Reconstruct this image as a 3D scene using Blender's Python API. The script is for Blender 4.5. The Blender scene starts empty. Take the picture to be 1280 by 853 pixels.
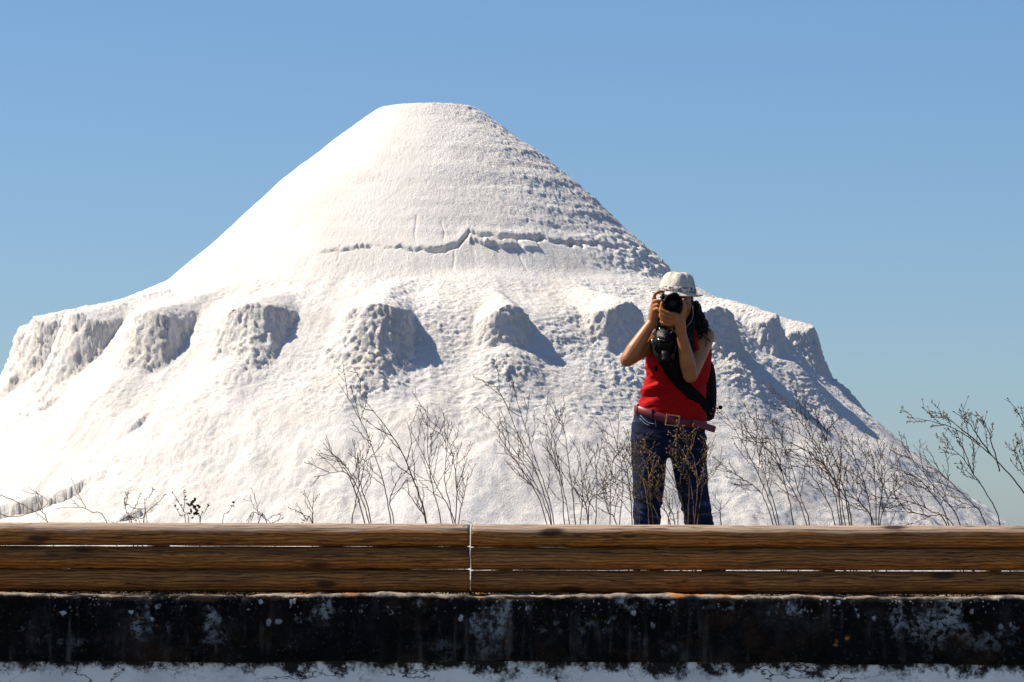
import bpy, bmesh, math, random
import numpy as np
from mathutils import Vector, Matrix
from mathutils.bvhtree import BVHTree

S = bpy.context.scene
COL = S.collection
R = math.radians

# ------------------------------------------------------------------ camera
F = 4800.0                      # focal length in photo pixels (135 mm on 36 mm)
HOR = 715.0                     # pixel row of the horizon
CZ = 1.60                       # eye height over the road
PITCH = math.atan((HOR - 426.5) / F)
cd = bpy.data.cameras.new("camera_view")
cam = bpy.data.objects.new("camera_view", cd)
COL.objects.link(cam)
cam.location = (0, 0, CZ)
cam.rotation_euler = (math.pi / 2 + PITCH, 0, 0)
cd.sensor_width = 36.0
cd.lens = F / 1280.0 * 36.0
cd.clip_start = 0.1
cd.clip_end = 9000
cd.dof.use_dof = True
cd.dof.focus_distance = 25.0
cd.dof.aperture_fstop = 36.0
S.camera = cam

FW = Vector((0, math.cos(PITCH), math.sin(PITCH)))
UP = Vector((0, -math.sin(PITCH), math.cos(PITCH)))
def at(px, py, Y):
    """world point that lies at distance Y (along +Y) on the ray of photo pixel (px, py)"""
    d = FW * F + Vector((1, 0, 0)) * (px - 640.0) + UP * (426.5 - py)
    t = Y / d.y
    return Vector((d.x * t, Y, CZ + d.z * t))

# ------------------------------------------------------------------ sky, sun, exposure
SUN = Vector((-0.625, 0.11, 0.775)).normalized()       # direction towards the sun
SUN_EL = math.asin(SUN.z)
SUN_AZ = math.atan2(SUN.x, SUN.y)                      # clockwise from +Y
w = bpy.data.worlds.new("World"); S.world = w; w.use_nodes = True
nt = w.node_tree
bg = nt.nodes["Background"]
sky = nt.nodes.new("ShaderNodeTexSky")
sky.sky_type = 'NISHITA'
sky.sun_disc = False
sky.sun_elevation = SUN_EL
sky.sun_rotation = SUN_AZ
sky.altitude = 0
sky.air_density = 1.0
sky.dust_density = 0.5
sky.ozone_density = 10.0
nt.links.new(sky.outputs[0], bg.inputs[0])
bg.inputs[1].default_value = 0.075
sl = bpy.data.lights.new("sun", 'SUN'); so = bpy.data.objects.new("sun", sl); COL.objects.link(so)
sl.energy = 5.0; sl.angle = R(0.53); sl.color = (1.0, 0.90, 0.755)
so.rotation_euler = SUN.to_track_quat('Z', 'Y').to_euler()
so.location = (-20, 10, 30)
S.view_settings.view_transform = 'Standard'
S.view_settings.look = 'None'
S.view_settings.exposure = 0.6
S.view_settings.gamma = 1.0
S.view_settings.use_curve_mapping = False
S.cycles.max_bounces = 6

# ------------------------------------------------------------------ numpy noise
def _hash(ix, iy, iz, seed):
    h = (ix.astype(np.uint32) * np.uint32(374761393) + iy.astype(np.uint32) * np.uint32(668265263)
         + iz.astype(np.uint32) * np.uint32(2147483647) + np.uint32((seed * 974634599 + 12345) & 0xffffffff))
    h = (h ^ (h >> np.uint32(13))) * np.uint32(1274126177)
    h = (h ^ (h >> np.uint32(15))) * np.uint32(2246822519)
    return h ^ (h >> np.uint32(16))
def vnoise(x, y, z, seed=0):
    """value noise in -1..1"""
    x = np.asarray(x, dtype=np.float64); y = np.asarray(y, dtype=np.float64) + 0 * x; z = np.asarray(z, dtype=np.float64) + 0 * x
    x, y, z = np.broadcast_arrays(x, y, z)
    ix = np.floor(x); iy = np.floor(y); iz = np.floor(z)
    fx = (x - ix).astype(np.float32); fy = (y - iy).astype(np.float32); fz = (z - iz).astype(np.float32)
    fx = fx * fx * (3 - 2 * fx); fy = fy * fy * (3 - 2 * fy); fz = fz * fz * (3 - 2 * fz)
    ix = ix.astype(np.int64); iy = iy.astype(np.int64); iz = iz.astype(np.int64)
    out = 0
    for dx in (0, 1):
        wx = fx if dx else 1 - fx
        for dy in (0, 1):
            wy = fy if dy else 1 - fy
            for dz in (0, 1):
                wz = fz if dz else 1 - fz
                v = _hash(ix + dx, iy + dy, iz + dz, seed).astype(np.float32) * np.float32(2 / 4294967295.0) - 1
                out = out + v * wx * wy * wz
    return out
def fbm(x, y, z, seed=0, octaves=4, gain=0.5):
    a, f, s = 1.0, 1.0, 0
    for k in range(octaves):
        s = s + a * vnoise(x * f, y * f, z * f, seed + 17 * k)
        a *= gain; f *= 2.03
    return s
def sstep(a, b, x):
    t = np.clip((x - a) / (b - a), 0, 1)
    return t * t * (3 - 2 * t)

# ------------------------------------------------------------------ material helpers
def mat(name, base=(0.5, 0.5, 0.5), rough=0.7, metallic=0.0, spec=0.5):
    m = bpy.data.materials.new(name); m.use_nodes = True
    b = m.node_tree.nodes["Principled BSDF"]
    b.inputs["Base Color"].default_value = (*base, 1)
    b.inputs["Roughness"].default_value = rough
    b.inputs["Metallic"].default_value = metallic
    b.inputs["Specular IOR Level"].default_value = spec
    return m
class N:
    """small node-building helper"""
    def __init__(self, m):
        self.t = m.node_tree; self.b = self.t.nodes["Principled BSDF"]
        self.tc = self.t.nodes.new("ShaderNodeTexCoord")
    def new(self, kind, **kw):
        n = self.t.nodes.new(kind)
        for k, v in kw.items(): setattr(n, k, v)
        return n
    def link(self, a, b): self.t.links.new(a, b)
    def mapping(self, scale, src="Object", loc=(0, 0, 0)):
        n = self.new("ShaderNodeMapping"); n.inputs["Scale"].default_value = scale; n.inputs["Location"].default_value = loc
        self.link(self.tc.outputs[src], n.inputs[0]); return n.outputs[0]
    def noise(self, vec, scale, detail=4, rough=0.55, dist=0.0):
        n = self.new("ShaderNodeTexNoise"); n.inputs["Scale"].default_value = scale
        n.inputs["Detail"].default_value = detail; n.inputs["Roughness"].default_value = rough; n.inputs["Distortion"].default_value = dist
        self.link(vec, n.inputs["Vector"]); return n.outputs["Fac"]
    def voronoi(self, vec, scale, feature='F1', rand=1.0):
        n = self.new("ShaderNodeTexVoronoi", feature=feature); n.inputs["Scale"].default_value = scale
        n.inputs["Randomness"].default_value = rand
        self.link(vec, n.inputs["Vector"]); return n.outputs["Distance"]
    def ramp(self, fac, stops):
        n = self.new("ShaderNodeValToRGB"); e = n.color_ramp.elements
        while len(e) < len(stops): e.new(0.5)
        for k, (p, c) in enumerate(stops):
            e[k].position = p; e[k].color = (*c, 1) if len(c) == 3 else c
        self.link(fac, n.inputs[0]); return n.outputs[0]
    def step(self, fac, a, b):
        n = self.new("ShaderNodeMapRange", interpolation_type='SMOOTHSTEP')
        n.inputs["From Min"].default_value = a; n.inputs["From Max"].default_value = b
        self.link(fac, n.inputs["Value"]); return n.outputs[0]
    def mix(self, fac, a, b, blend='MIX'):
        n = self.new("ShaderNodeMix", data_type='RGBA', blend_type=blend)
        for s, v in ((n.inputs[0], fac), (n.inputs[6], a), (n.inputs[7], b)):
            if isinstance(v, (int, float)): s.default_value = v
            elif isinstance(v, tuple): s.default_value = (*v, 1)
            else: self.link(v, s)
        return n.outputs[2]
    def math(self, op, a, b):
        n = self.new("ShaderNodeMath", operation=op)
        for s, v in ((n.inputs[0], a), (n.inputs[1], b)):
            if isinstance(v, (int, float)): s.default_value = v
            else: self.link(v, s)
        return n.outputs[0]
    def bump(self, h, strength=0.5, dist=0.01, normal=None):
        n = self.new("ShaderNodeBump"); n.inputs["Strength"].default_value = strength; n.inputs["Distance"].default_value = dist
        self.link(h, n.inputs["Height"])
        if normal: self.link(normal, n.inputs["Normal"])
        return n.outputs[0]
    def color(self, c): self.link(c, self.b.inputs["Base Color"])
    def rough(self, c): self.link(c, self.b.inputs["Roughness"])
    def normal(self, c): self.link(c, self.b.inputs["Normal"])

# ------------------------------------------------------------------ object helpers
def link_mesh(name, me, m=None, parent=None, smooth=True):
    o = bpy.data.objects.new(name, me); COL.objects.link(o)
    if m:
        if not me.materials: me.materials.append(m)
    if parent: o.parent = parent
    if smooth:
        me.polygons.foreach_set("use_smooth", np.ones(len(me.polygons), dtype=bool)); me.update()
    return o
def bm_obj(name, bm, m=None, parent=None, smooth=True):
    me = bpy.data.meshes.new(name); bm.to_mesh(me); bm.free()
    return link_mesh(name, me, m, parent, smooth)
def np_obj(name, V, Fq, m=None, parent=None, smooth=True):
    me = bpy.data.meshes.new(name)
    V = np.ascontiguousarray(V, dtype=np.float32); Fq = np.ascontiguousarray(Fq, dtype=np.int32)
    n = Fq.shape[1]
    me.vertices.add(len(V)); me.vertices.foreach_set("co", V.ravel())
    me.loops.add(Fq.size); me.loops.foreach_set("vertex_index", Fq.ravel())
    me.polygons.add(len(Fq)); me.polygons.foreach_set("loop_start", np.arange(0, Fq.size, n, dtype=np.int32))
    me.update(calc_edges=True); me.validate()
    return link_mesh(name, me, m, parent, smooth)
def thing(name, label, cat, loc=(0, 0, 0), group=None):
    o = bpy.data.objects.new(name, None); COL.objects.link(o); o.location = loc
    return tag(o, label, cat, group)
def tag(o, label, cat, group=None):
    o["label"] = label; o["category"] = cat
    if group: o["group"] = group
    return o
def catmull(pts, n=6):
    P = [Vector(p) for p in pts]
    if len(P) < 3: 
        return [P[0].lerp(P[-1], k / n) for k in range(n + 1)]
    out = []
    for i in range(len(P) - 1):
        p0 = P[i - 1] if i else P[0] * 2 - P[1]; p1 = P[i]; p2 = P[i + 1]
        p3 = P[i + 2] if i + 2 < len(P) else P[-1] * 2 - P[-2]
        for k in range(n):
            t = k / n
            out.append(0.5 * ((2 * p1) + (p2 - p0) * t + (2 * p0 - 5 * p1 + 4 * p2 - p3) * t * t + (3 * p1 - p0 - 3 * p2 + p3) * t ** 3))
    out.append(P[-1].copy()); return out
class MB:
    """collects tubes and blobs into one mesh"""
    def __init__(self): self.v = []; self.f = []
    def tube(self, pts, radii, sides=6, cap=True):
        n0 = len(self.v); m = len(pts); nrm = None
        for i, p in enumerate(pts):
            t = (pts[min(i + 1, m - 1)] - pts[max(i - 1, 0)])
            t = t.normalized() if t.length > 1e-9 else Vector((0, 0, 1))
            if nrm is None:
                a = Vector((0, 1, 0)) if abs(t.y) < 0.9 else Vector((1, 0, 0)); nrm = t.cross(a).normalized()
            else:
                nrm = (nrm - t * nrm.dot(t)); nrm = nrm.normalized() if nrm.length > 1e-6 else t.orthogonal().normalized()
            b = t.cross(nrm)
            r = radii[i] if not isinstance(radii, (int, float)) else radii
            for k in range(sides):
                a = 2 * math.pi * k / sides
                self.v.append(p + (nrm * math.cos(a) + b * math.sin(a)) * r)
        for i in range(m - 1):
            for k in range(sides):
                a = n0 + i * sides + k; b_ = n0 + i * sides + (k + 1) % sides
                self.f.append((a, b_, b_ + sides, a + sides))
        if cap:
            self.f.append(tuple(n0 + k for k in reversed(range(sides))))
            self.f.append(tuple(n0 + (m - 1) * sides + k for k in range(sides)))
    def blob(self, c, d, L, r, sides=4):
        """small pointed bud along d"""
        d = d.normalized(); a = d.orthogonal().normalized(); b = d.cross(a); n0 = len(self.v)
        self.v.append(c - d * L * 0.5)
        for k in range(sides):
            an = 2 * math.pi * k / sides; self.v.append(c - d * L * .08 + (a * math.cos(an) + b * math.sin(an)) * r)
        self.v.append(c + d * L * 0.5)
        for k in range(sides):
            self.f.append((n0, n0 + 1 + (k + 1) % sides, n0 + 1 + k)); self.f.append((n0 + sides + 1, n0 + 1 + k, n0 + 1 + (k + 1) % sides))
    def leaf(self, c, d, up, L, wd):
        d = d.normalized(); s = d.cross(up).normalized(); n0 = len(self.v); n = s.cross(d)
        self.v += [c, c + d * L * .45 + s * wd * .5 + n * wd * .15, c + d * L, c + d * L * .45 - s * wd * .5 + n * wd * .15]
        self.f.append((n0, n0 + 1, n0 + 2)); self.f.append((n0, n0 + 2, n0 + 3))
    def build(self, name, m, parent=None, smooth=True, base=None):
        me = bpy.data.meshes.new(name)
        vs = self.v if base is None else [p - base for p in self.v]
        me.from_pydata([tuple(p) for p in vs], [], self.f); me.update()
        return link_mesh(name, me, m, parent, smooth)

# ------------------------------------------------------------------ materials
def salt_material():
    m = mat("salt", (0.84, 0.83, 0.815), 0.85, spec=0.3); n = N(m)
    v = n.mapping((1, 1, 1))
    c = n.ramp(n.noise(v, 0.7, 6, 0.6), [(0.3, (0.66, 0.62, 0.565)), (0.6, (0.735, 0.71, 0.67))])
    da = n.new("ShaderNodeAttribute"); da.attribute_name = 'dirt'
    c = n.mix(n.math('MULTIPLY', da.outputs["Fac"], n.step(n.noise(v, 3.0, 5, 0.6), 0.30, 0.52)), c, (0.27, 0.23, 0.19))
    c = n.mix(n.math('MULTIPLY', n.step(n.noise(n.mapping((1, 1, 0.45)), 1.3, 6, 0.7), 0.60, 0.74), 0.35), c, (0.55, 0.47, 0.38))
    n.color(c)
    h1 = n.noise(v, 13, 5, 0.7); h2 = n.voronoi(v, 22); h3 = n.noise(v, 24, 4, 0.75)
    b1 = n.bump(h1, 0.40, 0.035); b2 = n.bump(h2, 0.35, 0.022, b1); b3 = n.bump(h3, 1.0, 0.034, b2)
    n.normal(b3); return m
M_SALT = salt_material()

def wood_material(pale_crown=0.0):
    m = mat("weathered_pine", (0.3, 0.17, 0.08), 0.72, spec=0.25); n = N(m)
    # every log gets its own stretch of grain
    oi = n.new("ShaderNodeObjectInfo")
    add = n.new("ShaderNodeVectorMath", operation='ADD'); comb = n.new("ShaderNodeCombineXYZ")
    n.link(n.math('MULTIPLY', oi.outputs["Random"], 37.0), comb.inputs[0]); n.link(n.math('MULTIPLY', oi.outputs["Random"], 11.0), comb.inputs[2])
    n.link(n.tc.outputs["Object"], add.inputs[0]); n.link(comb.outputs[0], add.inputs[1])
    def mp(s):
        k = n.new("ShaderNodeMapping"); k.inputs["Scale"].default_value = s; n.link(add.outputs[0], k.inputs[0]); return k.outputs[0]
    w1 = n.noise(mp((3.5, 16, 16)), 1.0, 3, 0.55); w2 = n.noise(mp((9, 30, 30)), 1.0, 2, 0.5)
    wv_ = n.math('ADD', n.math('MULTIPLY', n.math('SUBTRACT', w1, 0.5), 0.036), n.math('MULTIPLY', n.math('SUBTRACT', w2, 0.5), 0.014))
    cw = n.new("ShaderNodeCombineXYZ"); n.link(wv_, cw.inputs[1]); n.link(wv_, cw.inputs[2])
    aw = n.new("ShaderNodeVectorMath", operation='ADD'); n.link(add.outputs[0], aw.inputs[0]); n.link(cw.outputs[0], aw.inputs[1])
    def mw(sc):
        k = n.new("ShaderNodeMapping"); k.inputs["Scale"].default_value = sc; n.link(aw.outputs[0], k.inputs[0]); return k.outputs[0]
    wv = n.new("ShaderNodeTexWave", wave_type='BANDS', bands_direction='Z', wave_profile='SAW')
    wv.inputs["Scale"].default_value = 24; wv.inputs["Distortion"].default_value = 1.5; wv.inputs["Detail"].default_value = 2
    wv.inputs["Detail Scale"].default_value = 0.6; n.link(mw((0.12, 1, 1)), wv.inputs["Vector"])
    grain = n.noise(mw((2.5, 60, 60)), 3.0, 6, 0.7, 0.2)
    c1 = n.ramp(grain, [(0.30, (0.09, 0.032, 0.007)), (0.48, (0.30, 0.115, 0.022)), (0.68, (0.50, 0.22, 0.055))])
    c2 = n.mix(n.math('MULTIPLY', n.step(wv.outputs["Fac"], 0.45, 1.0), 0.62), c1, (0.035, 0.012, 0.004))
    big = n.noise(mp((0.9, 4, 4)), 2.2, 4, 0.6)
    c3 = n.mix(n.math('MULTIPLY', n.step(big, 0.5, 0.72), 0.30), c2, (0.24, 0.12, 0.05))   # greyed, sun-bleached patches
    # paler, greyer tone towards the crown of the log, with a wavering border
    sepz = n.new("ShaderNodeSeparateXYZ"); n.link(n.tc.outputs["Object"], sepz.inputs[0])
    crown_z = n.math('ADD', sepz.outputs[2], n.math('MULTIPLY', n.math('SUBTRACT', w1, 0.5), 0.05))
    c3 = n.mix(n.math('MULTIPLY', n.step(crown_z, 0.006, 0.026), pale_crown), c3, n.mix(grain, (0.30, 0.21, 0.14), (0.56, 0.45, 0.35)))
    c3 = n.mix(n.math('MULTIPLY', n.step(wv.outputs["Fac"], 0.55, 1.0), 0.45), c3, (0.05, 0.022, 0.009))
    dk = n.noise(mp((1.6, 7, 7)), 1.3, 5, 0.65)
    c3 = n.mix(n.math('MULTIPLY', n.step(dk, 0.54, 0.70), 0.6), c3, (0.055, 0.025, 0.011))
    # knots
    kv = n.new("ShaderNodeTexVoronoi", feature='F1'); kv.inputs["Scale"].default_value = 1.0; n.link(mw((3.6, 11, 11)), kv.inputs["Vector"])
    c4 = n.mix(n.step(kv.outputs["Distance"], 0.27, 0.10), c3, (0.05, 0.02, 0.008))
    # drying checks
    ck = n.noise(mp((0.55, 26, 26)), 1.7, 4, 0.5, 0.3)
    line = n.math('ABSOLUTE', n.math('SUBTRACT', ck, 0.47), 0.0)
    c5 = n.mix(n.math('MULTIPLY', n.step(line, 0.012, 0.002), 0.85), c4, (0.03, 0.013, 0.006))
    n.color(c5)
    n.normal(n.bump(grain, 0.5, 0.004, n.bump(n.step(line, 0.0, 0.012), 0.6, 0.004)))
    return m
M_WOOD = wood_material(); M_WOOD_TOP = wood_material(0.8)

def post_material():
    m = mat("grey_weathered_wood", (0.3, 0.28, 0.25), 0.85, spec=0.2); n = N(m)
    g = n.noise(n.mapping((40, 40, 2)), 2.0, 5, 0.65)
    n.color(n.ramp(g, [(0.3, (0.12, 0.105, 0.09)), (0.65, (0.42, 0.38, 0.34))])); n.normal(n.bump(g, 0.5, 0.004)); return m
M_POST = post_material()

def coping_material():
    m = mat("stained_concrete", (0.03, 0.03, 0.03), 1.0, spec=0.03); n = N(m)
    v = n.mapping((1, 1, 1))
    base = n.ramp(n.noise(v, 5, 6, 0.65), [(0.35, (0.003, 0.003, 0.003)), (0.55, (0.007, 0.007, 0.007)), (0.75, (0.030, 0.030, 0.029))])
    # pale lichen crusts: round discs and larger ragged patches
    dv = n.new("ShaderNodeTexNoise"); dv.inputs["Scale"].default_value = 30; dv.inputs["Detail"].default_value = 3; n.link(v, dv.inputs["Vector"])
    mixv = n.new("ShaderNodeVectorMath", operation='MULTIPLY_ADD'); n.link(dv.outputs["Color"], mixv.inputs[0]); mixv.inputs[1].default_value = (0.035, 0.035, 0.035); n.link(v, mixv.inputs[2])
    vd = mixv.outputs[0]
    spot = n.voronoi(vd, 17); big_mask = n.noise(v, 3.2, 5, 0.7); fine = n.noise(v, 38, 4, 0.7)
    zt = n.new("ShaderNodeSeparateXYZ"); n.link(n.tc.outputs["Object"], zt.inputs[0])
    discs = n.math('MULTIPLY', n.math('MULTIPLY', n.step(spot, 0.25, 0.16), n.step(n.noise(v, 2.6, 2, 0.5, 0.0), 0.50, 0.58)), n.step(zt.outputs[2], -0.17, -0.05))
    c1 = n.mix(n.math('MULTIPLY', discs, n.step(fine, 0.38, 0.5)), base, (0.36, 0.41, 0.43))
    rag = n.math('MULTIPLY', n.math('MULTIPLY', n.step(big_mask, 0.55, 0.65), n.step(zt.outputs[2], -0.30, -0.04)), n.step(fine, 0.42, 0.56))
    sz = n.new("ShaderNodeSeparateXYZ"); n.link(n.tc.outputs["Object"], sz.inputs[0])
    small = n.math('MULTIPLY', n.step(n.voronoi(vd, 48), 0.26, 0.14), n.math('MULTIPLY', n.step(n.noise(v, 4.5, 3, 0.6), 0.46, 0.6), n.step(sz.outputs[2], -0.12, -0.03)))
    c1 = n.mix(n.math('MULTIPLY', small, 0.5), c1, (0.46, 0.47, 0.45))
    c2 = n.mix(n.math('MULTIPLY', rag, 0.8), c1, (0.24, 0.28, 0.30))
    haze_ = n.math('MULTIPLY', n.step(n.noise(v, 1.7, 4, 0.6), 0.5, 0.75), n.step(n.noise(v, 14, 5, 0.7), 0.5, 0.7))
    c3 = n.mix(n.math('MULTIPLY', haze_, 0.5), c2, (0.13, 0.14, 0.145))
    drip = n.math('MULTIPLY', n.step(n.noise(n.mapping((14, 14, 1.6)), 1.5, 5, 0.65), 0.52, 0.70), n.step(n.noise(v, 2.2, 3, 0.6), 0.42, 0.6))
    c3 = n.mix(n.math('MULTIPLY', drip, 0.55), c3, (0.075, 0.075, 0.072))
    brown = n.math('MULTIPLY', n.step(n.noise(n.mapping((1, 1, 1), loc=(3, 5, 2)), 3.5, 6, 0.7), 0.52, 0.68), 0.6)
    c3 = n.mix(brown, c3, (0.028, 0.017, 0.011))
    pit = n.step(n.noise(v, 70, 3, 0.6), 0.60, 0.68)
    c3 = n.mix(n.math('MULTIPLY', pit, 0.3), c3, (0.07, 0.07, 0.068))
    ora = n.math('MULTIPLY', n.step(n.noise(n.mapping((1, 1, 1), loc=(7, 3, 1)), 6.5, 3, 0.6), 0.70, 0.76), n.step(fine, 0.4, 0.55))
    c4 = n.mix(ora, c3, (0.42, 0.16, 0.03))
    # upper edge and top are a patchy pale brown instead of black
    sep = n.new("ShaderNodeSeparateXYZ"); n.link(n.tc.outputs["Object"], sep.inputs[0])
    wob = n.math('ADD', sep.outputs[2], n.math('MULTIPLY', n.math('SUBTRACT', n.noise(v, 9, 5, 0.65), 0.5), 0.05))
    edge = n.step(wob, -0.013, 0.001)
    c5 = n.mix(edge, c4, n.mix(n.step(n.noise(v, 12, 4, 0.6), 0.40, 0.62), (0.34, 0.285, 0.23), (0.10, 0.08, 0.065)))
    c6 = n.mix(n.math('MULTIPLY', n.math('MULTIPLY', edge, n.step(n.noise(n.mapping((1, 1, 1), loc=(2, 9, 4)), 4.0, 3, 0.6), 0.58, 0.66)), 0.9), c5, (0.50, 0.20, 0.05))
    n.color(c6)
    n.normal(n.bump(fine, 0.6, 0.006, n.bump(n.noise(v, 9, 5, 0.6), 0.5, 0.02)))
    return m
M_COPE = coping_material()

def plaster_material():
    m = mat("whitewash", (0.6, 0.6, 0.6), 0.9, spec=0.2); n = N(m)
    v = n.mapping((1, 1, 1)); sep = n.new("ShaderNodeSeparateXYZ"); n.link(n.tc.outputs["Object"], sep.inputs[0])
    c = n.ramp(n.noise(v, 3, 6, 0.65), [(0.3, (0.42, 0.47, 0.48)), (0.5, (0.60, 0.66, 0.67)), (0.75, (0.70, 0.74, 0.74))])
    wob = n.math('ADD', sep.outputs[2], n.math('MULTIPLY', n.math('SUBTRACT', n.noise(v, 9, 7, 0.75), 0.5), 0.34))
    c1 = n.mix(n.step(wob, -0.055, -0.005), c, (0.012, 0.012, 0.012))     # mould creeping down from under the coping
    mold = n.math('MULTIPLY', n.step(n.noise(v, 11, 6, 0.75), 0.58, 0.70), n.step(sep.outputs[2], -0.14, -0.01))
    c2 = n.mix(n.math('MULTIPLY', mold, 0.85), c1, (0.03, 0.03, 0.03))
    spots = n.step(n.voronoi(v, 8), 0.07, 0.04)
    c2b = n.mix(n.math('MULTIPLY', spots, 0.9), c2, (0.02, 0.02, 0.02))
    cr = n.noise(n.mapping((1, 1, 2.2)), 2.6, 5, 0.6); line = n.math('ABSOLUTE', n.math('SUBTRACT', cr, 0.5), 0.0)
    crm = n.math('MULTIPLY', n.step(line, 0.012, 0.001), n.step(n.noise(v, 1.4, 3, 0.6), 0.47, 0.56))
    c3 = n.mix(crm, c2b, (0.03, 0.03, 0.03))
    n.color(c3); n.normal(n.bump(n.noise(v, 16, 6, 0.7), 0.5, 0.01, n.bump(n.step(line, 0, 0.008), 0.5, 0.005)))
    return m
M_PLAS = plaster_material()

def earth_material(name, a, b):
    m = mat(name, a, 0.95, spec=0.1); n = N(m); v = n.mapping((1, 1, 1))
    n.color(n.ramp(n.noise(v, 0.8, 8, 0.65), [(0.3, a), (0.7, b)])); n.normal(n.bump(n.noise(v, 14, 6, 0.7), 0.6, 0.03)); return m
M_EARTH = earth_material("dry_earth", (0.05, 0.036, 0.025), (0.13, 0.10, 0.075))
M_ROAD = earth_material("dusty_road", (0.17, 0.165, 0.155), (0.25, 0.24, 0.22))

def stem_material(name, a, b):
    m = mat(name, a, 0.8, spec=0.2); n = N(m)
    n.color(n.ramp(n.noise(n.mapping((1, 1, 1)), 30, 4, 0.6), [(0.3, a), (0.7, b)])); return m
M_STEM = stem_material("dry_stem", (0.034, 0.019, 0.010), (0.11, 0.066, 0.034))
M_BUD = stem_material("dry_bud", (0.05, 0.028, 0.014), (0.22, 0.14, 0.07))
M_TANB = stem_material("tan_seed_head", (0.16, 0.09, 0.03), (0.46, 0.33, 0.15))
M_GRAS = stem_material("straw", (0.010, 0.006, 0.003), (0.20, 0.12, 0.045))
M_LITT = stem_material("leaf_litter", (0.012, 0.007, 0.004), (0.10, 0.045, 0.015))
M_LEAF = stem_material("withered_leaf", (0.045, 0.03, 0.012), (0.11, 0.06, 0.022))

# ================================================================== SETTING
GZ = 1.43       # ground behind the wall
WY0, WY1 = 15.40, 15.82
def sheet(name, x0, x1, y0, y1, z, m):
    bm = bmesh.new()
    vs = [bm.verts.new(p) for p in ((x0, y0, z), (x1, y0, z), (x1, y1, z), (x0, y1, z))]; bm.faces.new(vs)
    o = bm_obj(name, bm, m, smooth=False); o["kind"] = "structure"; return o
sheet("ground", -4000, 4000, WY1 - 0.1, 6000, GZ, M_EARTH)
sheet("road", -4000, 4000, -2000, WY0 + 0.1, 0.0, M_ROAD)

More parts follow.
